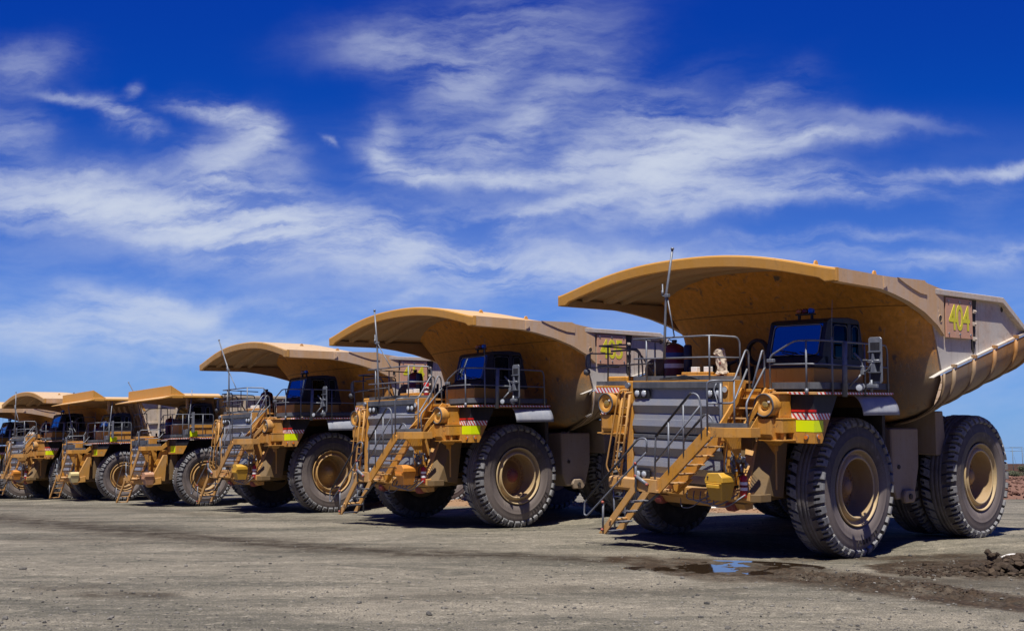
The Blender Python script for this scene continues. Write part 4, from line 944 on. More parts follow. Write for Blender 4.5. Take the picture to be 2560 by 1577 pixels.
def bagged_filler(T):
    b=MB(); c=(2.05,.80); rnd=random.Random(5); rows=[]
    for z,r,dy in ((4.33,.13,.0),(4.36,.16,.01),(4.40,.15,.0),(4.44,.12,.0),(4.50,.125,-.01),(4.60,.13,-.02),(4.70,.135,-.03),(4.80,.12,-.05),(4.88,.15,-.10),(4.94,.12,-.07),(4.97,.03,-.03)):
        rows.append([(c[0]+r*.8*(1+rnd.uniform(-.32,.32))*math.cos(t*math.pi/11),c[1]+r*(1+rnd.uniform(-.32,.32))*math.sin(t*math.pi/11)+dy,z+rnd.uniform(-.025,.025)) for t in range(22)])
    rows=[r+[r[0]] for r in rows]; b.grid(rows,False,True); o=b.build('bagged_filler',[M['bag']],T)
    b=MB(); b.cyl((2.0,.80,4.19),(2.0,.80,4.36),.10,14); b.build('filler_neck',M['maroon'],o)
    b=MB(); b.lathe([(.035,.0),(.0001,.01)],'x',(2.16,.82,4.62),10); b.build('red_label',M['hub_red'],o)
    # rope tied to the right fender
    b=MB(); b.bend([(2.05,-3.0,4.07),(2.08,-3.50,4.08),(1.9,-3.85,3.98),(1.6,-4.25,3.85)],.016,.2,6); b.bend([(2.08,-3.50,4.07),(2.02,-3.62,3.8),(1.9,-3.80,3.5),(1.7,-4.05,3.32)],.016,.3,6)
    for k in range(7): b.tube([(1.7,-4.05,3.32),(1.66+.02*k,-4.12-.02*k,3.24-.015*(k%3))],.006,4)
    b.build('rope',M['rope'],T)
    # lamp pole and hoses beside the upper steps
    b=MB(); b.cyl((3.0,1.50,2.6),(3.0,1.50,4.12),.035,10); b.bend([(2.9,1.30,4.12),(2.95,1.25,3.98),(3.0,1.38,3.75),(3.02,1.46,3.5)],.016,.1,6); b.bend([(2.9,1.42,4.12),(2.96,1.40,3.9),(2.99,1.46,3.6)],.014,.1,6); b.build('lamp_pole',M['galv'],T)
def tyre_text(tyre,txt,r,a0,step,size,y):
    for i,chh in enumerate(txt):
        if chh==' ': continue
        a=a0-i*step
        # position on the sidewall, top of the letter pointing to the hub
        rad=Vector((math.sin(a),0,math.cos(a))); tan=Vector((math.cos(a),0,-math.sin(a)))
        up=rad; rt=-tan
        Mx=Matrix((( rt.x,up.x,0,rad.x*r),(rt.y,up.y,1,y),(rt.z,up.z,0,rad.z*r),(0,0,0,1)))
        text_mesh(chh,'tyre_lettering',M['tyre_mark'],tyre,size,.012,Mx,1.,.8)
def tanks_a(T):
    b=MB(); b.mat(0).prism([(-2.22,3.02),(-3.58,3.0),(-3.57,2.0),(-3.32,1.22),(-2.45,1.22),(-2.26,1.6)],'y',1.55,2.75,.03)
    b.mat(1).cyl((-2.55,2.74,2.04),(-2.55,2.78,2.04),.055,14); b.mat(0).prism([(-2.7,1.45),(-3.15,1.45),(-3.22,1.25),(-3.12,1.12),(-2.68,1.12),(-2.62,1.3)],'y',2.73,2.86,.03); b.mat(1).cyl((-2.9,2.84,1.28),(-2.9,2.90,1.28),.07,12)
    b.build('fuel_tank',[M['tank'],M['near_black']],T)
    b=MB(); b.prism([(-2.22,3.02),(-3.4,3.0),(-3.4,1.4),(-2.3,1.4)],'y',-2.7,-1.55,.03); b.build('hydraulic_tank',[M['tank']],T)
    for s in (1,-1):
        b=MB(); b.prism([(-3.95,3.45),(-4.35,3.45),(-4.5,2.30),(-3.98,2.30)],'y',s*1.3,s*3.04,.02); b.build('rock_deflector',[M['tank']],T)
def truck_a(name):
    T=empty(name)
    for s in (1,-1):
        add_wheel(T,'large',0,s*2.71,1.675,s,False,.1)
        add_wheel(T,'large',-5.7,s*2.93,1.675,s,False,.5); add_wheel(T,'large',-5.7,s*1.84,1.675,s,True,.3)
        fender_a(T,s)
    chassis_a(T); grille_a(T); stairs_a(T); bumper_a(T); decks_a(T); rails_a(T); deck_gear(T); tanks_a(T); dump_body_a(T)
    # cab on its yellow base
    b=MB(); b.box(-.30,1.765,1.57,3.16,4.02,4.48,.02)
    for y in (1.63,2.35,3.1):
        for z in (4.16,4.42): b.cyl((1.765,y,z),(1.78,y,z),.016,8)
    b.box(1.77,1.775,2.15,2.155,4.05,4.46,0); b.build('cab_base',[M['yellow_shade']],T)
    c=cab_shell(T,dict(zb=4.48,zs=4.76,zh=5.54,zr=5.63,fb=1.76,fs=1.41,fh=1.19,rb=-.42,rr=-.16,side_sill=4.70,ops=((-.14,.20),(.34,.98))),M['cabblack'],0,0,1.60,3.17)
    light_bar(c,.90,2.15,2.65,5.76,('baramber','barred','barblue'))
    b=MB(); b.cyl((1.69,3.60,5.05),(1.69,3.60,5.16),.02,8); b.tube([(1.69,3.60,5.1),(1.70,3.62,5.6),(1.69,3.63,6.0)],.006,5); b.build('whip_aerial',M['galv'],T)
    mirror_a(T); spot(T,(1.36,4.06,4.02),.075,(1,.5,0)); spot(T,(.70,3.72,4.05),.085,(1,.3,-.1))
    return T
def pose(T,x,y,z,hd,p,r,s=1):
    ca,sa=math.cos(hd),math.sin(hd)
    f=Vector((-ca,-sa,0)); l=Vector((sa,-ca,0)); u=Vector((0,0,1))
    F=f*math.cos(p)-u*math.sin(p); Uv=u*math.cos(p)+f*math.sin(p)
    Lv=l*math.cos(r)-Uv*math.sin(r); Uv=Uv*math.cos(r)+l*math.sin(r)
    m=Matrix((F,Lv,Uv)).transposed().to_4x4()
    T.rotation_euler=m.to_euler(); T.location=(x,y,z); T.scale=(s,s,s)
# ------------------------------------------------------------------ flat-canopy haul truck with a raised visor
def truck_b(name,dz,boxmat,ext,lean):
    T=empty(name)
    for s in (1,-1):
        add_wheel(T,'medium',0,s*2.48,1.49,s,False,.2); add_wheel(T,'medium',-5.18,s*2.62,1.49,s,False,.4); add_wheel(T,'medium',-5.18,s*1.65,1.49,s,True)
    b=MB(); b.mat(0)
    for s in (1,-1):
        b.prism([(2.3,1.3),(2.3,1.95),(-1.3,2.1),(-6,2.1),(-6,1.5),(-1.3,1.3)],'y',s*.55,s*.8,.02); b.prism([(-.9,1.3),(2.4,1.18),(2.4,1.42),(-.9,1.55)],'y',s*1.5,s*1.8,.01)
        b.prism([(1.5,1.4),(1.8,1.45),(1.6,2.9),(1.5,3.4),(.9,3.4),(.9,2.6)],'y',s*1.45,s*1.75,.02); b.prism([(1.2,1.5),(1.55,1.4),(1.5,2.75),(1.2,2.75)],'y',s*1.9,s*2.1,.01)
    b.mat(1); b.cyl((-5.18,-2.1,1.49),(-5.18,2.1,1.49),.42,16); b.cyl((0,-2.1,1.4),(0,2.1,1.4),.2,10); b.box(0,2.2,-.95,.95,1.5,3.3,.05); b.box(-1.25,-1.1,-2.85,2.85,2.2,3.40,.01); b.box(-1.1,1.2,-1.4,1.4,2.2,3.38,.03)  # bulkhead and engine bay box added to block sky under the deck
    for s in (1,-1): b.cyl((0,s*1.6,1.1),(0,s*1.45,3.0),.24,14)
    for s in (1,-1): b.prism([(-2,2.7),(-3.2,2.7),(-3.1,1.2),(-2.1,1.2)],'y',s*1.4,s*2.45,.03)
    b.build('chassis_frame',[M['frame'],M['near_black']],T)
    # radiator
    b=MB(); rows=[[(x,y,z) for y in (-1.2,1.25)] for z,x in ((3.30,2.28),(3.1,2.30),(2.95,2.38),(2.75,2.30),(2.6,2.38),(2.4,2.30),(2.25,2.38),(2.05,2.30),(1.9,2.38),(1.6,2.28))]
    b.mat(0).grid(rows,False,False); b.mat(1).box(2.2,2.40,-1.2,1.25,3.18,3.42,.01); b.mat(2).box(2.0,2.40,-1.38,-1.2,1.5,3.5,.015); b.box(2.0,2.40,1.25,1.40,1.5,3.5,.015); b.box(1.4,2.3,-1.3,1.35,3.42,3.48,.01); b.box(1.6,2.35,-.9,.5,3.48,3.62,.02)
    b.build('radiator_grille',[M['grille'],M['dark'],M['yellow']],T)
    # fenders
    for s in (1,-1):
        fx=lambda z:1.25+(.88-1.25)*(z-2.69)/(3.42-2.69)
        y0,y1=sorted((s*1.75,s*2.95)); b=MB()
        b.mat(0).prism([(1.60,2.69),(1.60,3.10),(fx(3.10),3.10),(1.25,2.69)],'y',y0,y1,.01); b.mat(1).prism([(1.60,3.102),(1.60,3.42),(.88,3.42),(fx(3.1),3.102)],'y',y0,y1,.006)
        b.mat(2).lathe([(.0001,s*2.952),(.07,s*2.952)],'y',(1.40,0,2.9),18)
        fo=b.build('fender',[M['yellow'],M['black'],M['rim_gold']],T)
        b=MB(); b.box(1.601,1.606,*sorted((s*2.22,s*2.82)),2.77,3.09,0); b.build('reflective_panel',M['lime'],fo)
    # stairs and landing
    b=MB(); b.mat(0)
    for x in (2.90,2.36): b.prism([(-.02,1.36),(.18,1.28),(1.62,2.88),(1.62,3.02),(1.48,3.10)],'x',x,x+.05,.006)
    b.mat(1)
    for i in range(6):
        y=.26+.24*i; z=1.60+.265*i; b.box(2.41,2.90,y-.02,y+.16,z-.02,z+.012,.004)
    b.build('stair_flight',[M['yellow_dusty'],M['yellow']],T)
    b=MB(); b.mat(0)
    for x in (2.92,2.38): b.hull_box([(x,-1.80,.22),(x,-.26,1.66),(x,-1.60,.22),(x,-.08,1.60),(x+.05,-1.80,.22),(x+.05,-.26,1.66),(x+.05,-1.60,.22),(x+.05,-.08,1.60)],.006)
    for y,z in ((-1.62,.26),(-1.35,.55),(-1.05,.84),(-.75,1.13)): b.box(2.42,2.93,y-.02,y+.15,z-.02,z+.012,.004)
    b.box(2.38,2.97,-.3,.2,1.38,1.45,.005); b.box(2.94,2.99,-.40,.2,1.38,1.66,.006)
    b.build('lower_ladder',[M['yellow_dusty']],T)
    b=MB(); b.mat(0); b.prism([(2.97,1.5),(2.97,1.85),(2.80,2.0),(1.95,2.0),(1.95,1.95),(2.77,1.95),(2.92,1.82),(2.92,1.5)],'z',2.89,3.10,.005); b.mat(1).prism([(2.94,1.5),(2.94,1.84),(2.78,1.97),(1.95,1.97),(1.95,1.5)],'z',2.925,2.93,0)
    b.mat(2).box(2.90,2.92,1.52,1.82,3.10,3.22,0); b.box(2.0,2.76,1.93,1.95,3.10,3.22,0)
    b.mat(0); b.prism([(1.97,2.89),(1.97,3.12),(1.55,3.46),(1.40,3.46),(1.40,3.3)],'y',1.96,2.0,.004); b.prism([(2.25,2.25),(2.0,2.88),(1.62,2.92),(1.62,2.1),(2.05,1.95)],'y',1.82,1.87,.006); b.box(2.35,2.46,1.45,1.58,1.55,2.88,.01); b.hull_box([(2.5,1.55,2.35),(2.5,1.55,2.89),(2.5,1.6,2.35),(2.5,1.6,2.89),(2.55,1.55,2.3),(2.9,1.55,2.89),(2.55,1.6,2.3),(2.9,1.6,2.89)],.0)
    b.build('landing',[M['yellow'],M['grate'],M['dark']],T)
    b=MB(); b.prism([(2.0,1.22),(2.45,1.18),(2.55,1.25),(2.55,1.48),(2.0,1.55)],'y',-1.9,2.1,.012); b.hull_box([(1.8,1.96,2.65),(2.2,1.92,1.4),(1.75,2.15,2.65),(1.8,2.05,1.35),(1.92,1.96,2.65),(2.5,1.92,1.45),(1.92,2.15,2.65),(2.5,2.02,1.45)],.01); b.cyl((2.4,1.3,1.2),(2.4,1.7,1.2),.14,12); b.build('bumper',M['yellow_dusty'],T)
    tb=toolbox(T,boxmat); tb.location=(-.85,.12,-.30)
    extinguisher(T,(2.55,2.0,1.36),.52,.085,M['bag'] if ext=='bag' else M['red'])
    # decks
    b=MB(); b.prism([(1.80,.7),(1.80,2.80),(1.65,3.0),(-.35,3.0),(-.35,.7)],'z',3.425,3.475,.005); o=b.build('walk_deck',M['yellow_dusty'],T)
    b=MB(); b.prism([(1.803,1.75),(1.803,2.80),(1.652,3.003),(-.35,3.003),(-.35,2.99),(1.64,2.99),(1.79,2.79),(1.79,1.75)],'z',3.43,3.47,0); b.build('hazard_tape',M['tape'],o)
    b=MB(); b.prism([(1.78,1.5),(1.78,2.78),(1.64,2.98),(-.3,2.98),(-.3,2.96),(1.62,2.96),(1.76,2.77),(1.76,1.5)],'z',3.53,3.66,0); b.build('toe_board',M['dark'],o)
    b=MB(); b.box(1.7,-.4,-.7,-2.95,3.50,3.55,.005); b.box(1.75,1.73,-1.3,-2.95,3.55,3.68,0); b.build('walk_deck',M['yellow_dusty'],T)
    b=MB(); b.box(.86,.87,2.2,2.25,3.5,3.6,0); b.box(.55,.94,3.03,3.036,3.55,3.82,0); b.build('reflective_panel',M['lime'],T)
    # hand rails
    b=MB()
    rail(b,[(1.78,1.15,3.47),(1.78,1.15,4.22),(1.78,1.55,4.66),(1.78,2.78,4.66),(1.64,2.98,4.66),(-.30,2.98,4.66),(-.32,2.98,3.47)],.02); rail(b,[(1.78,1.15,4.0),(1.78,1.5,4.12),(1.78,2.78,4.15),(1.64,2.98,4.15),(-.3,2.98,4.15)],.018)
    for x,y in ((1.78,1.6),(1.74,2.75),(1.0,2.98),(1.3,2.98),(.25,2.98)): b.cyl((x,y,3.44),(x,y,4.66),.02,6)
    b.tube([(.98,3.0,3.4),(.96,3.0,4.6),(.86,3.02,5.9)],.024,8)
    rail(b,[(2.94,1.52,2.95),(2.94,1.52,3.92),(2.1,1.85,3.92),(1.75,1.35,4.3),(1.72,1.3,3.5)],.02); rail(b,[(2.94,1.52,3.5),(2.1,1.95,3.5),(1.75,1.9,3.9)],.018); b.cyl((2.1,1.95,3.0),(2.1,1.90,3.92),.02,6)
    rail(b,[(2.95,-.02,1.40),(2.95,.02,2.5),(2.95,1.30,3.90),(2.95,1.42,3.5),(2.95,1.42,2.9)],.02); rail(b,[(2.95,.02,1.95),(2.95,1.42,3.45)],.018); rail(b,[(2.4,.3,1.7),(2.4,.3,2.6),(2.4,1.2,3.5),(2.4,1.25,2.8)],.018)
    rail(b,[(2.98,-.1,2.3),(2.98,-.15,2.62),(2.98,-.35,2.6),(2.98,-1.0,1.9),(2.98,-2.0,.75)],.02); b.cyl((2.96,-.28,1.4),(2.98,-.25,2.3),.026,8); b.cyl((2.96,-1.72,.25),(2.98,-1.66,1.0),.022,8); b.bend([(2.98,-.26,1.75),(2.95,.05,1.5)],.04,.1,8)
    b.build('deck_handrail',M['galv'],T)
    b=MB(); rail(b,[(1.7,-2.9,3.55),(1.7,-2.9,4.85),(1.7,-1.0,4.85),(1.7,-.9,3.5)],.024); rail(b,[(1.7,-2.9,4.2),(1.7,-.9,4.2)],.02); b.cyl((1.7,-1.9,3.5),(1.7,-1.9,4.85),.022,6); rail(b,[(1.7,-1.4,4.85),(1.5,-1.3,5.1),(.6,-1.0,5.15),(.5,-1.0,3.5)],.022); b.box(1.6,1.8,-1.3,-.5,3.8,3.86,.01); b.build('deck_handrail',M['galv_dark'],T)
    b=MB(); b.prism([(1.15,3.46),(1.15,3.9),(.98,3.9),(.98,3.46)],'y',2.62,2.98,0.01); b.box(.86,.90,3.1,3.42,3.75,4.75,.01); b.tube([(.98,3.0,4.5),(.88,3.2,4.5)],.02,6); b.tube([(.98,3.0,4.0),(.88,3.2,4.0)],.02,6); b.build('wing_mirror',M['mirrorsteel'],T)
    # cab
    b=MB(); b.prism([(-.40,1.0),(-.40,2.76),(.82,2.76),(1.16,2.1),(1.16,1.0)],'z',3.475,4.19,.015); b.hull_box([(-.35,.72,3.475),(-.35,.72,4.15),(-.35,.98,3.475),(-.35,.98,4.15),(1.0,.72,3.475),(1.0,.72,4.15),(1.0,.98,3.475),(1.0,.98,4.15)],.01); b.build('cab_base',M['yellow'],T)
    c=cab_shell(T,dict(zb=4.19,zs=4.42,zh=5.10,zr=5.20,fb=1.14,fs=1.02,fh=.80,rb=-.50,rr=-.30,side_sill=4.38,ops=((-.22,.05),(.2,.72)),seal=M['galv']),M['cabblack'],0,0,1.1,2.76)
    b=MB(); b.tube([(.7,2.7,4.3),(.9,2.8,4.9),(.6,2.75,5.15)],.02,6); b.tube([(1.3,1.3,4.6),(1.3,1.3,5.35)],.008,5); b.build('whip_aerial',M['galv'],c)
    mast(T,[(2.0,-.6,3.95),(1.98,-1.1,4.7),(1.9,-2.1,5.8),(1.85,lean,6.62)],[(2.0,-.1,4.2),(1.98,-1.1,4.7)],.03)
    b=MB(); b.mat(0).lathe([(.0001,3.55),(.26,3.55),(.27,3.6),(.27,4.45),(.22,4.56),(.05,4.62),(.05,4.72),(.0001,4.73)],'z',(.3,-1.3,0),24); b.mat(1).lathe([(.274,4.24),(.274,4.38)],'z',(.3,-1.3,0),24); b.build('suppression_cylinder',[M['maroon'],M['blue']],T)
    b=MB(); rnd=random.Random(2)
    for i in range(8):
        p=Vector((rnd.uniform(.8,1.6),rnd.uniform(-.8,.8),3.48)); b.cyl(p,p+Vector((0,0,rnd.uniform(.15,.5))),rnd.uniform(.03,.1),8)
    b.build('engine_piping',M['near_black'],T)
    # body: flat canopy, visor, lip, sides
    z=5.50+dz
    b=MB(); b.mat(0)
    b.prism([(1.96,-3.1),(1.96,3.1),(-.75,3.1),(-.75,-3.1)],'z',z+.05,z+.10,.004)
    b.prism([(1.94,z+.08),(1.99,z+.08),(1.99,z+.60),(1.94,z+.58)],'y',-3.07,3.07,.006)
    for s in (1,-1):
        b.prism([(1.94,z+.08),(1.94,z+.58),(1.24,z+.14),(1.24,z+.08)],'y',*sorted((s*3.02,s*3.06)),.004); b.box(1.36,1.97,*sorted((s*2.98,s*3.15)),z-.03,z+.12,.01)
        b.prism([(1.35,z),(1.35,z+.09),(-.60,z+.09),(-.66,z)],'y',*sorted((s*3.02,s*3.13)),.008); b.prism([(-.601,z+.09),(-.74,z+.09),(-1.12,z-.62),(-.98,z-.62)],'y',*sorted((s*3.02,s*3.13)),.008)
        b.add([(1.36,s*3.13,z+.095),(1.36,s*2.55,z+.24),(-.75,s*2.55,z+.24),(-.66,s*3.13,z+.095)],[(0,1,2,3) if s>0 else (3,2,1,0)],False)
    b.hull_box([(1.95,-3.2,z+.02),(1.95,-3.2,z+.10),(1.95,3.2,z+.02),(1.95,3.2,z+.10),(2.50,-3.62,z-.075),(2.50,-3.62,z-.03),(2.42,3.16,z-.075),(2.42,3.16,z-.03)],.0)
    b.mat(1)
    for y in (-2.3,-1.4,-.5,.5,1.4,2.3): b.prism([(1.9,z+.05),(1.9,z-.01),(.6,z-.12),(-.6,z-.3),(-.6,z+.05)],'y',y-.05,y+.05,.004)
    b.box(.2,.35,-3.1,3.1,z-.10,z+.05,.004); b.box(.9,1.0,2.55,2.7,z-.55,z+.05,.01)
    b.build('canopy',[M['canopy'],M['canopy_under']],T)
    b=MB(); b.mat(0); b.hull_box([(-.60,-3.1,z-.05),(-1.75,-2.6,3.1),(-.60,3.1,z-.05),(-1.75,2.6,3.1),(-.66,-3.1,z-.05),(-1.81,-2.6,3.1),(-.66,3.1,z-.05),(-1.81,2.6,3.1)][0:8] if 0 else [(-1.81,-2.6,3.1),(-.70,-3.1,z),(-1.81,2.6,3.1),(-.70,3.1,z),(-1.73,-2.6,3.1),(-.60,-3.1,z),(-1.73,2.6,3.1),(-.60,3.1,z)],.0)
    for y in (-2,-1,0,1,2): b.hull_box([(-1.75,y-.08,3.2),(-.62,y-.08,z-.1),(-1.75,y+.08,3.2),(-.62,y+.08,z-.1),(-1.60,y-.08,3.2),(-.45,y-.08,z-.1),(-1.60,y+.08,3.2),(-.45,y+.08,z-.1)],.005)
    b.build('body_front_wall',[M['canopy_under']],T)
    b=MB(); b.mat(0)
    for s in (1,-1):
        b.prism([(-.62,z+.10),(-1.0,z-.7),(-1.78,3.15),(-3.5,3.2),(-7.2,4.3),(-7.6,4.9),(-6.6,z+.05)],'y',*sorted((s*3.05,s*3.12)),.004)
        for x in (-1.9,-3.0,-4.1,-5.2,-6.3): b.box(x-.06,x+.06,*sorted((s*3.12,s*3.24)),3.3+.26*max(0,-x-2.6),z-.02,.01)
        b.prism([(-.75,z),(-.62,z+.13),(-6.6,z+.10),(-6.6,z-.03)],'y',*sorted((s*3.0,s*3.27)),.01); b.prism([(-1.25,4.55),(-1.2,4.65),(-6.9,4.95),(-6.9,4.85)],'y',*sorted((s*3.10,s*3.22)),.004)
    b.prism([(-1.78,3.15),(-3.5,3.2),(-7.2,4.3),(-7.2,4.38),(-3.5,3.3),(-1.75,3.25)],'y',-3.06,3.06,.0)
    b.build('body_side',[M['cream']],T)
    return T
# ------------------------------------------------------------------ build and park the row
T1=truck_a('haul_truck'); pose(T1,6.1449,27.0925,-.0386,.699,.039,.0532)
KINDS=[('404',T1)]
SKIP=('antenna_mast','plate_number','strap_box')
def number(T,txt):
    Pm=Matrix(((-1,0,0,-3.55),(0,0,1,3.967),(0,1,0,5.80),(0,0,0,1)))
    for o in T.children:
        if o.name.split('.')[0]=='number_plate':
            text_mesh(txt,'plate_number',M['digit'],o,.90,.012,Pm,.92,.86)
def set_mat(T,part,mat,sub=None):
    for o in T.children_recursive:
        if o.name.split('.')[0]==part:
            sl=o.material_slots[0]; sl.link='OBJECT'; sl.material=mat
T2=copy_tree(T1); pose(T2,-1.7543,35.9192,.02,.6856,.0311,.0158)
T3=copy_tree(T1); pose(T3,-9.3825,45.5212,.0186,.6796,.0333,.0062)
T6=copy_tree(T1); pose(T6,-30.384,70.236,-.389,.738,.033,-.001)
T7=copy_tree(T1); pose(T7,-37.7,78.3,-.58,.72,.033,0)
bagged_filler(T1)
for t,a0 in ((T1,-2.55),(T2,-2.05)):
    ty=[o for o in t.children if o.name.split('.')[0]=='tyre' and abs(o.location.x)<.1 and o.location.y>0][0]
    tyre_text(ty,'37.00R57',1.27,a0-.1,.095,.17,.482)
extinguisher(T2,(2.25,1.22,4.22),.56,.085,M['red'])
SWAP={'yellow_paint':'yellow_old','canopy_paint':'canopy_old'}
for t in (T3,T6):
    for o in t.children_recursive:
        for sl in o.material_slots:
            if sl.material and sl.material.name in SWAP: mt=M[SWAP[sl.material.name]]; sl.link='OBJECT'; sl.material=mt
number(T1,'404'); number(T2,'405'); number(T3,'414')
mast(T1,[(2.9,-.31,4.72),(2.9,-.28,5.4),(2.9,-.23,6.30),(2.9,-.02,7.40)],[(2.9,.02,5.27),(2.9,-.20,6.28)])
mast(T2,[(2.9,-.64,4.25),(2.9,-.68,4.79),(2.9,-.76,6.16),(2.9,-.92,7.22)],[(2.9,.11,5.24),(2.9,-.74,6.12)])
mast(T3,[(2.9,-.62,4.25),(2.9,-.66,5.9),(2.9,-.80,6.2),(2.9,-1.75,7.45)],[(2.9,.11,5.24),(2.9,-.72,6.08)])
mast(T6,[(2.9,-.62,4.25),(2.9,-.66,5.9),(2.9,-.68,7.2)],[(2.9,.11,5.24),(2.9,-.66,6.1)])
mast(T7,[(2.9,-.62,4.25),(2.9,-.66,5.9),(2.9,-.68,7.2)],[(2.9,.11,5.24),(2.9,-.66,6.1)])
toolbox(T1,M['yellowbox']); toolbox(T2,M['orange']); toolbox(T3,M['yellowbox']); toolbox(T6,M['orange']); toolbox(T7,M['orange'])
def set_cap(T,mat):
    for o in T.children_recursive:
        if o.name.split('.')[0]=='hub': o.material_slots[1].link='OBJECT'; o.material_slots[1].material=mat
set_cap(T2,M['hub_red'])
for t in (T3,T6,T7): set_mat(t,'rim',M['rim_gold']); set_mat(t,'hub',M['rim_gold']); set_cap(t,M['rim_gold'])
T4=truck_b('haul_truck',0.,M['pinkbox'],'bag',-3.5); pose(T4,-17.33,55.05,-.14,.682,.03,0)
T5=truck_b('haul_truck',.46,M['palebox'],'red',-1.2); pose(T5,-24.9,64.2,-.20,.682,.03,0)
for t in (T4,T5): set_mat(t,'rim',M['rim_gold']); set_mat(t,'hub',M['rim_gold']); set_cap(t,M['rim_gold'])
GRP='haul trucks parked in a row'
for t,l in ((T1,'nearest yellow haul truck with 404 on its side plate, puddle in front'),(T2,'yellow haul truck numbered 405 with a red hub and orange strap box on its bumper'),(T3,'yellow curved-canopy haul truck numbered 414, its mast bent over to the left'),
    (T4,'flat-canopy haul truck with raised visor standing directly beside truck 414, faded pinkish box on bumper'),(T5,'flat-canopy haul truck with raised visor and pale yellow box on bumper'),(T6,'distant curved-canopy haul truck half hidden behind the flat-visor truck with pale box'),(T7,'farthest haul truck of the row, cut off by the left edge of the photo')):
    tag(t,l,'haul truck',GRP)
# ------------------------------------------------------------------ ground
CP,SP=math.cos(PIT),math.sin(PIT)
def ground_at(px,py,z=0.):
    X=px-1280; Y=py-788.5
    d=Vector((X,FPX*CP+Y*SP,FPX*SP-Y*CP)); t=(z-CAMZ)/d.z; return d.x*t,d.y*t
def to_px(x,y,z):
    zz=z-CAMZ; d=y*CP+zz*SP; v=zz*CP-y*SP
    return 1280+FPX*x/d, 788.5-FPX*v/d
CTRL=[]
for t,sc in ((T1,1),(T2,1),(T3,1),(T4,.89),(T5,.89),(T6,1),(T7,1)):
    bpy.context.view_layer.update(); mw=t.matrix_world
    for q in ((0,2.7*sc,.03),(0,-2.7*sc,.03),(-5.7*sc,2.7*sc,.03),(-5.7*sc,-2.7*sc,.03)):
        p=mw@Vector(q); CTRL.append((p.x,p.y,p.z-.0))
CTRL+=[(x,y,0.) for x,y in ((0,5),(-6,6),(6,6),(0,12),(4,14),(-5,14),(8,16),(11,20),(16,24),(3,19),(0,22),(-5,22),(-12,24),(-10,32),(-18,34),(-20,45),(-30,50),(22,30),(25,45),(14,45),(4,58),(-20,80),(30,80),(0,90))]
CTRL+=[(-36,60,-.4),(-45,68,-.5),(-28,54,-.25)]
def base_h(x,y):
    a=0.;w=0.
    for cx,cy,cz in CTRL:
        d=(x-cx)**2+(y-cy)**2; k=1./(d*d+.9); a+=k*cz; w+=k
    r=math.hypot(x,y); return a/w*(1-sm(90,160,r))
def seg_dist(P,x,y):
    best=(1e9,0,0); acc=0.
    for (ax,ay),(bx,by) in zip(P,P[1:]):
        dx,dy=bx-ax,by-ay; L=math.hypot(dx,dy); t=max(0,min(1,((x-ax)*dx+(y-ay)*dy)/(L*L))); qx,qy=ax+dx*t,ay+dy*t; d=math.hypot(x-qx,y-qy)
        if d<best[0]: best=(d,acc+L*t,(x-ax)*dy-(y-ay)*dx)
        acc+=L
    return best[0],best[1],acc,best[2]
RUT=[ground_at(*p) for p in ((1930,1427),(2060,1446),(2180,1459),(2320,1476),(2470,1500),(2620,1522))]
WINDROW=[(-5.5,47.2),(-3,46),(3,43.6),(7.5,40.8),(11,38.6)]
PUD=ground_at(1740,1418); PUDZ=base_h(*PUD)
def stroke(S,px,py):
    if px<S[0][0] or px>S[-1][0]: return 0.
    for a,b in zip(S,S[1:]):
        if px<=b[0]:
            t=(px-a[0])/(b[0]-a[0]); y=a[1]+(b[1]-a[1])*t; w=a[2]+(b[2]-a[2])*t; e=min(1,(px-S[0][0])/60,(S[-1][0]-px)/60); return math.exp(-((py-y)/w)**2)*e
    return 0.
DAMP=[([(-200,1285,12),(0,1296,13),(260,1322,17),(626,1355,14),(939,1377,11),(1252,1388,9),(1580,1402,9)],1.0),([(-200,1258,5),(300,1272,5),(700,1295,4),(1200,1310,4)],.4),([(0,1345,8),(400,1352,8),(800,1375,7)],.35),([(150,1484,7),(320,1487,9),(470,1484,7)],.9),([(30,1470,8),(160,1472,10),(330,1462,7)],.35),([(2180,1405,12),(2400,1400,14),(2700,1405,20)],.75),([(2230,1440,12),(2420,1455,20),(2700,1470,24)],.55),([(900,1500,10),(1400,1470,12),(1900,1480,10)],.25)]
MUD=[([(1500,1394,7),(1600,1402,14),(1740,1420,30),(1900,1430,26),(2050,1444,24),(2300,1474,26),(2480,1500,20),(2700,1525,18)],1.0),([(2150,1420,14),(2380,1418,26),(2700,1425,40)],.8),([(1900,1400,9),(2100,1395,9),(2400,1390,9),(2700,1392,9)],.5)]
def fn(x,y,s,o=3): return noise.fractal(Vector((x*s,y*s,3.7)),1.0,2.0,o)
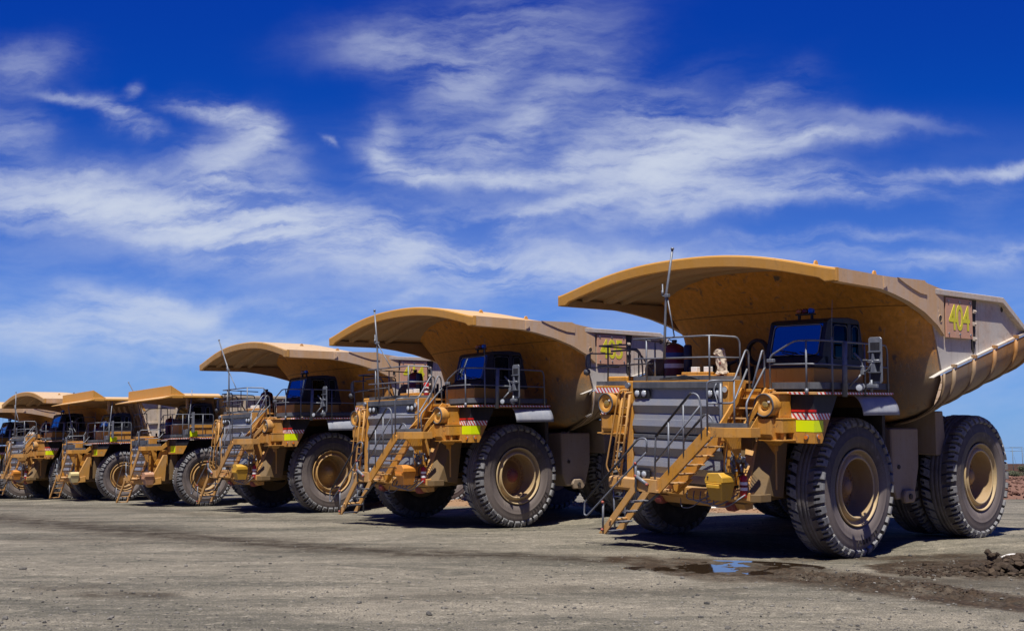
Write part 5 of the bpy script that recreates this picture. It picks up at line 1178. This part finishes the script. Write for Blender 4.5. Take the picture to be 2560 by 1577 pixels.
def ground_h(x,y):
    h=base_h(x,y); r=math.hypot(x,y); mud=0.; damp=0.; red=0.
    n=fn(x,y,.45,4)
    if r<90: h+=(.022*fn(x,y,.35,3)+.010*fn(x+9,y,1.7,3))*(1-sm(50,90,r))
    if y>4 and r<70:
        px,py=to_px(x,y,h)
        jx=px+40*fn(x,y,.8,3); jy=py+4.5*fn(x+31,y,1.3,4)*(20/max(12,r))**.5
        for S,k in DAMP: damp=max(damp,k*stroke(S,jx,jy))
        for S,k in MUD: mud=max(mud,k*stroke(S,jx,jy))
        # puddle hollow
        e=((px-1735)/185)**2+((py-1416)/12.5)**2; e2=((px-1890)/95)**2+((py-1428)/7)**2; e=min(e,e2)
        if e<6:
            w=math.exp(-e*.8); h=h*(1-w)+PUDZ*w; h-=.055*math.exp(-e*.9)*(1+.8*fn(x,y,2.2,4)); h+=.012*fn(x,y,5.,3)*math.exp(-e*.3)
        if x>2 and y<26:
            d,al,L,sd=seg_dist(RUT,x,y); f=sm(-.1,.9,al)*(1-sm(L-1.2,L,al))
            if d<1.0 and f>0:
                lug=.5+.5*math.sin(al*2*math.pi/.26+(sd>0)*1.5); jag=.6+.7*fn(x,y,3.5,3)
                h+=f*(.085*math.exp(-((d-.27)/.13)**2)*(.45+.55*lug)*max(.5,.85+.35*fn(x,y,3.5,3))-.07*math.exp(-(d/.13)**2)+.035*math.exp(-((d-.55)/.2)**2)*fn(x,y,6.,3)); mud=max(mud,f*math.exp(-(d/.55)**2))
        if mud>.15: h+=mud*.045*fn(x,y,4.5,4)*(1 if px>1950 else .4)
    if 30<y<60 and -26<x<24:
        d,al,L,sd=seg_dist(WINDROW,x,y); k=math.exp(-(d/.9)**2); h+=k*.22*(.8+.5*fn(x,y,1.2,3)); red=max(red,math.exp(-(d/1.5)**2))
    return h,mud,damp,red
def build_ground():
    A=[]; a=-math.pi
    def da(a):
        q=abs(a); return R_(.16) if q<R_(30) else (R_(.5) if q<R_(40) else R_(4))
    while a<math.pi-1e-4: A.append(a); a+=da(a)
    Rr=[]; r=.6
    while r<6000:
        Rr.append(r); r*= 1.05 if r<8 else (1.0045 if r<30 else (1.008 if r<70 else 1.10))
    nA=len(A); vs=[(0,0,0)]; at=[(0,0,0)]
    for r in Rr:
        for a in A:
            x,y=r*math.sin(a),r*math.cos(a)
            if r>8 and abs(a)>R_(40): h,m,d,rd=base_h(x,y),0,0,0
            else: h,m,d,rd=ground_h(x,y)
            vs.append((x,y,h)); at.append((m,d,rd))
    fs=[(0,1+j,1+(j+1)%nA) for j in range(nA)]
    for i in range(len(Rr)-1):
        o=1+i*nA
        for j in range(nA): k=(j+1)%nA; fs.append((o+j,o+nA+j,o+nA+k,o+k))
    me=bpy.data.meshes.new('ground'); me.from_pydata(vs,[],fs)
    c=me.attributes.new('soil','FLOAT_COLOR','POINT'); c.data.foreach_set('color',[q for t in at for q in (*t,1.)])
    me.polygons.foreach_set('use_smooth',[True]*len(fs)); me.update()
    o=bpy.data.objects.new('ground',me); COL.objects.link(o); me.materials.append(M['ground']); tag(o,'grey compacted gravel yard with damp tracks','ground',kind='structure'); return o
def mk_ground():
    m,g,b=principled('gravel_yard',(.3,.28,.25),.92,0.,.25)
    t=g.new('ShaderNodeTexCoord').outputs['Object']; at=g.new('ShaderNodeAttribute',attribute_name='soil'); s=g.new('ShaderNodeSeparateColor'); g.put(s.inputs[0],at.outputs['Color'])
    mud,damp,red=s.outputs[0],s.outputs[1],s.outputs[2]
    # wheel drags run across the yard, so large patches are stretched that way
    mp=g.new('ShaderNodeMapping'); g.put(mp.inputs[0],t); mp.inputs['Rotation'].default_value=(0,0,R_(40)); mp.inputs['Scale'].default_value=(.34,1.,1.)
    big=g.noise(mp.outputs[0],.55,7,.62,.5); st=g.noise(mp.outputs[0],3.2,6,.65,.2); mid=g.noise(t,1.6,8,.65,.2); f1=g.noise(t,11.,6,.7); f2=g.noise(t,42.,4,.7)
    vo=g.new('ShaderNodeTexVoronoi'); g.put(vo.inputs['Vector'],t); vo.inputs['Scale'].default_value=26.; vo.inputs['Randomness'].default_value=1.
    vo2=g.new('ShaderNodeTexVoronoi'); g.put(vo2.inputs['Vector'],t); vo2.inputs['Scale'].default_value=9.
    c=g.mix(g.ramp(g.m('MULTIPLY_ADD',big,.55,g.m('MULTIPLY_ADD',st,.2,g.m('MULTIPLY',mid,.25))),  .40,.60),(.120,.112,.082),(.44,.385,.285))
    c=g.mix(g.ramp(mid,.40,.70,0.,.55),c,(.085,.082,.064))
    dr=g.new('ShaderNodeMapping'); g.put(dr.inputs[0],t); dr.inputs['Rotation'].default_value=(0,0,R_(44)); dr.inputs['Scale'].default_value=(.035,1.,1.)
    drn=g.noise(dr.outputs[0],5.5,5,.6,.3); c=g.mix(g.m('MULTIPLY',g.ramp(drn,.54,.64),.24),c,(.10,.092,.07)); c=g.mix(g.m('MULTIPLY',g.ramp(drn,.46,.36),.20),c,(.47,.42,.32))
    c=g.mix(g.ramp(f1,.50,.72,0.,.5),c,(.40,.355,.275))
    c=g.mix(g.ramp(f2,.44,.62,.75,0.),c,(.055,.052,.044)); f0=g.noise(t,4.6,7,.7,.3); c=g.mix(g.ramp(f0,.52,.68,0.,.55),c,(.12,.112,.085)); c=g.mix(g.ramp(f0,.46,.34,0.,.35),c,(.46,.41,.31))
    sepc=g.new('ShaderNodeSeparateColor'); g.put(sepc.inputs[0],vo.outputs['Color'])
    peb=g.m('MULTIPLY',g.m('LESS_THAN',vo.outputs['Distance'],.34),g.m('GREATER_THAN',sepc.outputs[0],.72))
    c=g.mix(g.m('MULTIPLY',peb,.75),c,g.mix(sepc.outputs[1],(.035,.035,.038),(.33,.30,.25)))
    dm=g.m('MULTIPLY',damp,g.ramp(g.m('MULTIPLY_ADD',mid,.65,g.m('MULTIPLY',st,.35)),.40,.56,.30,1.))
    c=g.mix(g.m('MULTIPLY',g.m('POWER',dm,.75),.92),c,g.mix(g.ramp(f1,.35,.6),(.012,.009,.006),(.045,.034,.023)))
    mm=g.m('MULTIPLY',g.ramp(mud,.12,.6),g.ramp(mid,.28,.6,.55,1.))
    c=g.mix(g.m('MULTIPLY',mm,.9),c,g.mix(g.ramp(f1,.35,.65),(.014,.009,.005),(.058,.036,.020)))
    c=g.mix(g.m('MULTIPLY',g.ramp(red,.15,.7),.85),c,g.mix(f1,(.20,.10,.045),(.36,.23,.14)))
    # beyond the yard: dark red scrub plain
    x,y,z=g.xyz(t); r=g.m('SQRT',g.m('MULTIPLY_ADD',x,x,g.m('MULTIPLY',y,y)))
    far=g.noise(t,.05,5,.6); c=g.mix(g.ramp(r,85.,120.),c,g.mix(g.ramp(far,.45,.6),(.075,.030,.018),(.035,.035,.016)))
    g.put(b.inputs['Base Color'],c); g.put(b.inputs['Roughness'],g.ramp(mm,.3,1.,.95,.72)); b.inputs['Specular IOR Level'].default_value=.12
    bp=g.new('ShaderNodeBump'); bp.inputs['Strength'].default_value=.55; bp.inputs['Distance'].default_value=.035
    hh=g.m('MULTIPLY_ADD',f1,.8,g.m('MULTIPLY_ADD',f2,.45,g.m('MULTIPLY_ADD',mid,.8,g.m('MULTIPLY',peb,.35))))
    g.put(bp.inputs['Height'],hh); g.put(b.inputs['Normal'],bp.outputs[0]); return m
M['ground']=mk_ground()
build_ground()
# puddle
m,g,b=principled('muddy_water',(.035,.022,.012),.03,0.,.6); b.inputs['IOR'].default_value=1.33; M['water']=m
wn=g.noise(g.new('ShaderNodeTexCoord').outputs['Object'],2.2,3,.5); bp=g.new('ShaderNodeBump'); bp.inputs['Strength'].default_value=.012; bp.inputs['Distance'].default_value=.05; g.put(bp.inputs['Height'],wn); g.put(b.inputs['Normal'],bp.outputs[0])
b_=MB(); pts=[ground_at(1745+330*math.cos(a),1419+24*math.sin(a),PUDZ) for a in [2*math.pi*i/40 for i in range(40)]]
b_.add([(x,y,PUDZ-.034) for x,y in pts],[tuple(range(40))]); po=b_.build('puddle',M['water']); tag(po,'brown puddle of rain water in the muddy hollow','puddle',kind='structure')
# ------------------------------------------------------------------ stones
def stone(b,c,r,rnd,flat=.7):
    t=(1+5**.5)/2; V=[(-1,t,0),(1,t,0),(-1,-t,0),(1,-t,0),(0,-1,t),(0,1,t),(0,-1,-t),(0,1,-t),(t,0,-1),(t,0,1),(-t,0,-1),(-t,0,1)]
    F=[(0,11,5),(0,5,1),(0,1,7),(0,7,10),(0,10,11),(1,5,9),(5,11,4),(11,10,2),(10,7,6),(7,1,8),(3,9,4),(3,4,2),(3,2,6),(3,6,8),(3,8,9),(4,9,5),(2,4,11),(6,2,10),(8,6,7),(9,8,1)]
    a=rnd.uniform(0,6.28); ca,sa=math.cos(a),math.sin(a); s=(rnd.uniform(.7,1.3),rnd.uniform(.6,1.1),rnd.uniform(.4,.8)*flat/.7)
    vs=[]
    for v in V:
        k=r/1.9*rnd.uniform(.75,1.2); x,y,z=v[0]*s[0]*k,v[1]*s[1]*k,v[2]*s[2]*k; vs.append((c[0]+x*ca-y*sa,c[1]+x*sa+y*ca,c[2]+z))
    b.add(vs,F,False)
def mk_rock(name,a,b_,c_):
    m,g,b=principled(name,a,.9,0.,.3); t=g.new('ShaderNodeTexCoord').outputs['Object']; gi=g.new('ShaderNodeNewGeometry').outputs['Random Per Island']; n=g.noise(t,9.,5,.65)
    c=g.mix(gi,a,b_); c=g.mix(g.ramp(n,.5,.75,0.,.6),c,c_); g.put(b.inputs['Base Color'],c); return m
M['pebble']=mk_rock('grey_pebbles',(.05,.048,.045),(.22,.205,.175),(.04,.038,.035))
M['redrock']=mk_rock('red_rubble',(.085,.036,.024),(.22,.125,.09),(.05,.026,.02))
M['mudclod']=mk_rock('mud_clods',(.025,.017,.011),(.07,.048,.03),(.10,.075,.05))
rnd=random.Random(11); b=MB()
for i in range(5200):
    py=1262+315*rnd.random()**.8; px=rnd.uniform(-60,2620); x,y=ground_at(px,py)
    if y>45: continue
    h=ground_h(x,y)
    if h[1]>.75 and px<1990 : continue
    r=min(.07,.007+.010*rnd.expovariate(1.5)); stone(b,(x,y,h[0]+r*.2),r,rnd)
tag(b.build('gravel',M['pebble']),'loose grey stones scattered over the yard','gravel',kind='stuff')
b=MB()
for i in range(900):
    al=rnd.random(); k=al*(len(WINDROW)-1); j=min(int(k),len(WINDROW)-2); t=k-j
    x=WINDROW[j][0]+(WINDROW[j+1][0]-WINDROW[j][0])*t+rnd.gauss(0,.7); y=WINDROW[j][1]+(WINDROW[j+1][1]-WINDROW[j][1])*t+rnd.gauss(0,.7)
    stone(b,(x,y,ground_h(x,y)[0]+.01),rnd.uniform(.02,.07),rnd)
M['orangegravel']=mk_rock('orange_gravel',(.22,.115,.055),(.40,.28,.19),(.16,.08,.045))
tag(b.build('gravel_windrow',M['orangegravel']),'low windrow of orange gravel behind the trucks','gravel',kind='stuff')
# heap of mud and stones at the right edge, with an old root sticking out
b=MB(); c0=ground_at(2500,1428); 
for i in range(420):
    a=rnd.uniform(0,6.28); q=abs(rnd.gauss(0,.5)); x=c0[0]+.35+q*1.15*math.cos(a); y=c0[1]+q*.9*math.sin(a); hz=.30*math.exp(-(q/.62)**2)
    stone(b,(x,y,ground_h(x,y)[0]+hz*rnd.uniform(.3,1.)),rnd.uniform(.03,.12)*(1 if q<.9 else .5),rnd)
for i in range(700):
    al=rnd.random()**.8; k=(.12+.83*al)*(len(RUT)-2); j=min(int(k),len(RUT)-2); t=k-j; x=RUT[j][0]+(RUT[j+1][0]-RUT[j][0])*t+rnd.gauss(0,.28); y=RUT[j][1]+(RUT[j+1][1]-RUT[j][1])*t+rnd.gauss(0,.28)
    stone(b,(x,y,ground_h(x,y)[0]-.002),rnd.uniform(.010,.036),rnd)
for i in range(260):
    px=rnd.uniform(2250,2500); py=1428+rnd.gauss(0,7)+(px-2250)*.012; x,y=ground_at(px,py); stone(b,(x,y,ground_h(x,y)[0]+.01),rnd.uniform(.015,.06),rnd)
tag(b.build('mud_heap',M['mudclod']),'heap of dark mud clods and stones at the right edge of the yard','mud heap',kind='stuff')
b=MB(); x,y=ground_at(2478,1437); z=ground_h(x,y)[0]
rr=random.Random(4)
for (ox,oz,r) in ((-.14,.03,.09),(-.07,.09,.09),(.0,.05,.10),(.09,.03,.09),(-.03,.17,.085),(.02,.24,.085),(.03,.31,.08),(.0,.37,.075),(.09,.36,.06),(-.03,.42,.055),(.13,.39,.04),(-.2,.02,.06),(.16,.02,.06)): stone(b,(x+ox,y+rr.uniform(-.04,.04),z+oz),r*1.15,rr,.95)
tag(b.build('mud_clod',M['mudclod']),'upright dark clod of mud standing at the left end of the mud heap','mud clod')
b=MB(); x,y=ground_at(2534,1391); z=ground_h(x,y)[0]; rows=[]
for i in range(9):
    t=i/8; r0=[]
    for j in range(5):
        u=j/4-.5; r0.append((x-.28+.56*t,y+.10*u+.02*t,z+.02+.07*math.sin(math.pi*t)-.05*u*u))
    rows.append(r0)
b.grid(rows,True); o=b.build('plastic_scrap',M['white'],solid=.012); tag(o,'curved white plastic scrap lying on the mud at the right edge','scrap')
# bank of broken red rock in the distance on the right
b=MB(); rows=[]
for i in range(90):
    x=22+58*i/89; r0=[]
    for j in range(15):
        y=58.5+9*j/14+.10*(x-22); k=math.sin(math.pi*min(1,j/13)) ; r0.append((x,y,-.1+1.25*k**.8*sm(22,25,x)+.22*fn(x,y,.9,4)*(k>.05)))
    rows.append(r0)
b.grid(rows,False)
for i in range(2600):
    x=rnd.uniform(23,62); t=rnd.uniform(0,.62); y=58.6+9*t+.10*(x-22); k=math.sin(math.pi*min(1,t*14/13)); stone(b,(x,y,-.05+1.25*k**.8*sm(22,25,x)),rnd.uniform(.05,.17),rnd)
tag(b.build('rock_bank',M['redrock']),'bank of broken red brown rock across the yard at the far right','rock bank',kind='stuff')
# half buried old tyre behind truck 405 and a pale marker block
o=bpy.data.objects.new('buried_tyre',WH['large'][0].copy()); COL.objects.link(o); o.data.materials.clear()
M['oldtyre']=worn('sun_bleached_rubber',(.30,.27,.24),(.42,.36,.30),.5,.9,2.,.4,.2); M['oldtyre2']=worn('brown_bleached_rubber',(.20,.13,.08),(.36,.26,.18),.5,.9,2.,.4,.2)
o.data.materials.append(M['oldtyre']); o.data.materials.append(M['oldtyre2']); o.data.materials.append(M['oldtyre'])
o.location=(-2.05,49.6,-.62); o.rotation_euler=(0,0,R_(205)); tag(o,'half buried worn tyre seen beneath truck 405','tyre')
b=MB(); b.hull_box([(-.20,-.16,-.1),(-.13,-.12,.85),(-.20,.16,-.1),(-.13,.12,.85),(.20,-.16,-.1),(.13,-.12,.85),(.20,.16,-.1),(.13,.12,.85)],.03); b.box(-.24,.24,-.2,.2,-.1,.1,.03)
o=b.build('marker_block',M['white']); o.location=(7.85,41.6,ground_h(7.85,41.6)[0]); o.rotation_euler=(0,0,.4); tag(o,'white concrete marker block seen under truck 404 behind its bumper','marker')
# power line frame on the plain
for nm,d,px0,px1,pt,pb in (('power_line_frame',150,2520,2544,1123,1196),):
    b=MB(); x0=(px0-1280)/FPX*d; x1=(px1-1280)/FPX*d; H=(pb-pt)/FPX*d*1.02
    b.mat(0).tube([(x0,d,-.2),(x0,d,H)],.055,8,r2=.035); b.tube([(x1,d,-.2),(x1,d,H)],.055,8,r2=.035); b.tube([(x0-.35,d,H-.04),(x1+.1,d,H-.04)],.035,6); b.tube([(x0-.35,d,H*.86),(x1+.1,d,H*.88)],.025,6)
    fr=b.build(nm,[M['post']]); tag(fr,'slender two legged power line frame behind the rock bank at far right','pole')
    w=MB()
    for xx,zz in ((x0,H-.04),(x1,H-.04),(x1,H*.88)): w.tube([(xx,d,zz),(xx+20,d+30,zz-.5),(xx+60,d+90,zz+.2)],.014,4); w.tube([(xx,d,zz),(xx-25,d+40,zz-.6),(xx-60,d+90,zz)],.014,4)
    w.tube([(x0,d,H*.88),(x0+.9,d,0)],.012,4); w.tube([(x1,d,H*.88),(x1+.9,d,0)],.012,4)
    w.build('wire',M['galv_dark'],fr)
m,g,bb=principled('saltbush_leaves',(.05,.06,.025),.8); gi=g.new('ShaderNodeNewGeometry').outputs['Random Per Island']; g.put(bb.inputs['Base Color'],g.mix(gi,(.03,.04,.016),(.085,.09,.045))); M['leaf']=m
for i,(px,d,hh,ww,lb) in enumerate(((2549,135,1.9,1.6,'dark round bush right of the power line frame'),(2532,128,1.0,1.5,'low bush between the legs of the power line frame'),(2512,140,1.1,1.4,'low bush left of the power line frame beside the rear tyre'),(2575,125,2.2,2.2,'dark bush at the far right edge behind the rock bank'))):
    x=(px-1280)/FPX*d; T=empty('bush',(x,d,0)); b=MB(); rn=random.Random(i)
    cl=[(rn.uniform(-.5,.5)*ww,rn.uniform(-.4,.4)*ww,hh*rn.uniform(.45,.8),rn.uniform(.3,.5)*ww*.7) for _ in range(8)]
    for _ in range(1400):
        c=cl[rn.randrange(8)]; v=Vector((rn.gauss(0,1),rn.gauss(0,1),rn.gauss(0,.8))).normalized()*c[3]*rn.random()**.4; p=Vector((c[0],c[1],c[2]))+v; p.z=max(.03,p.z)
        u=Vector((rn.uniform(-1,1),rn.uniform(-1,1),rn.uniform(-1,1))).normalized(); w=u.orthogonal().normalized(); s=rn.uniform(.05,.12)
        b.add([p-u*s,p+w*s*.5,p+u*s,p-w*s*.5],[(0,1,2,3)])
    b.build('foliage',M['leaf'],T); s_=MB()
    for k in range(4): s_.tube([(0,0,-.1),(rn.uniform(-.3,.3),rn.uniform(-.3,.3),hh*.5)],.04,5,r2=.015)
    s_.build('stem',M['near_black'],T); tag(T,lb,'bush','bushes on the plain beyond the rock bank')
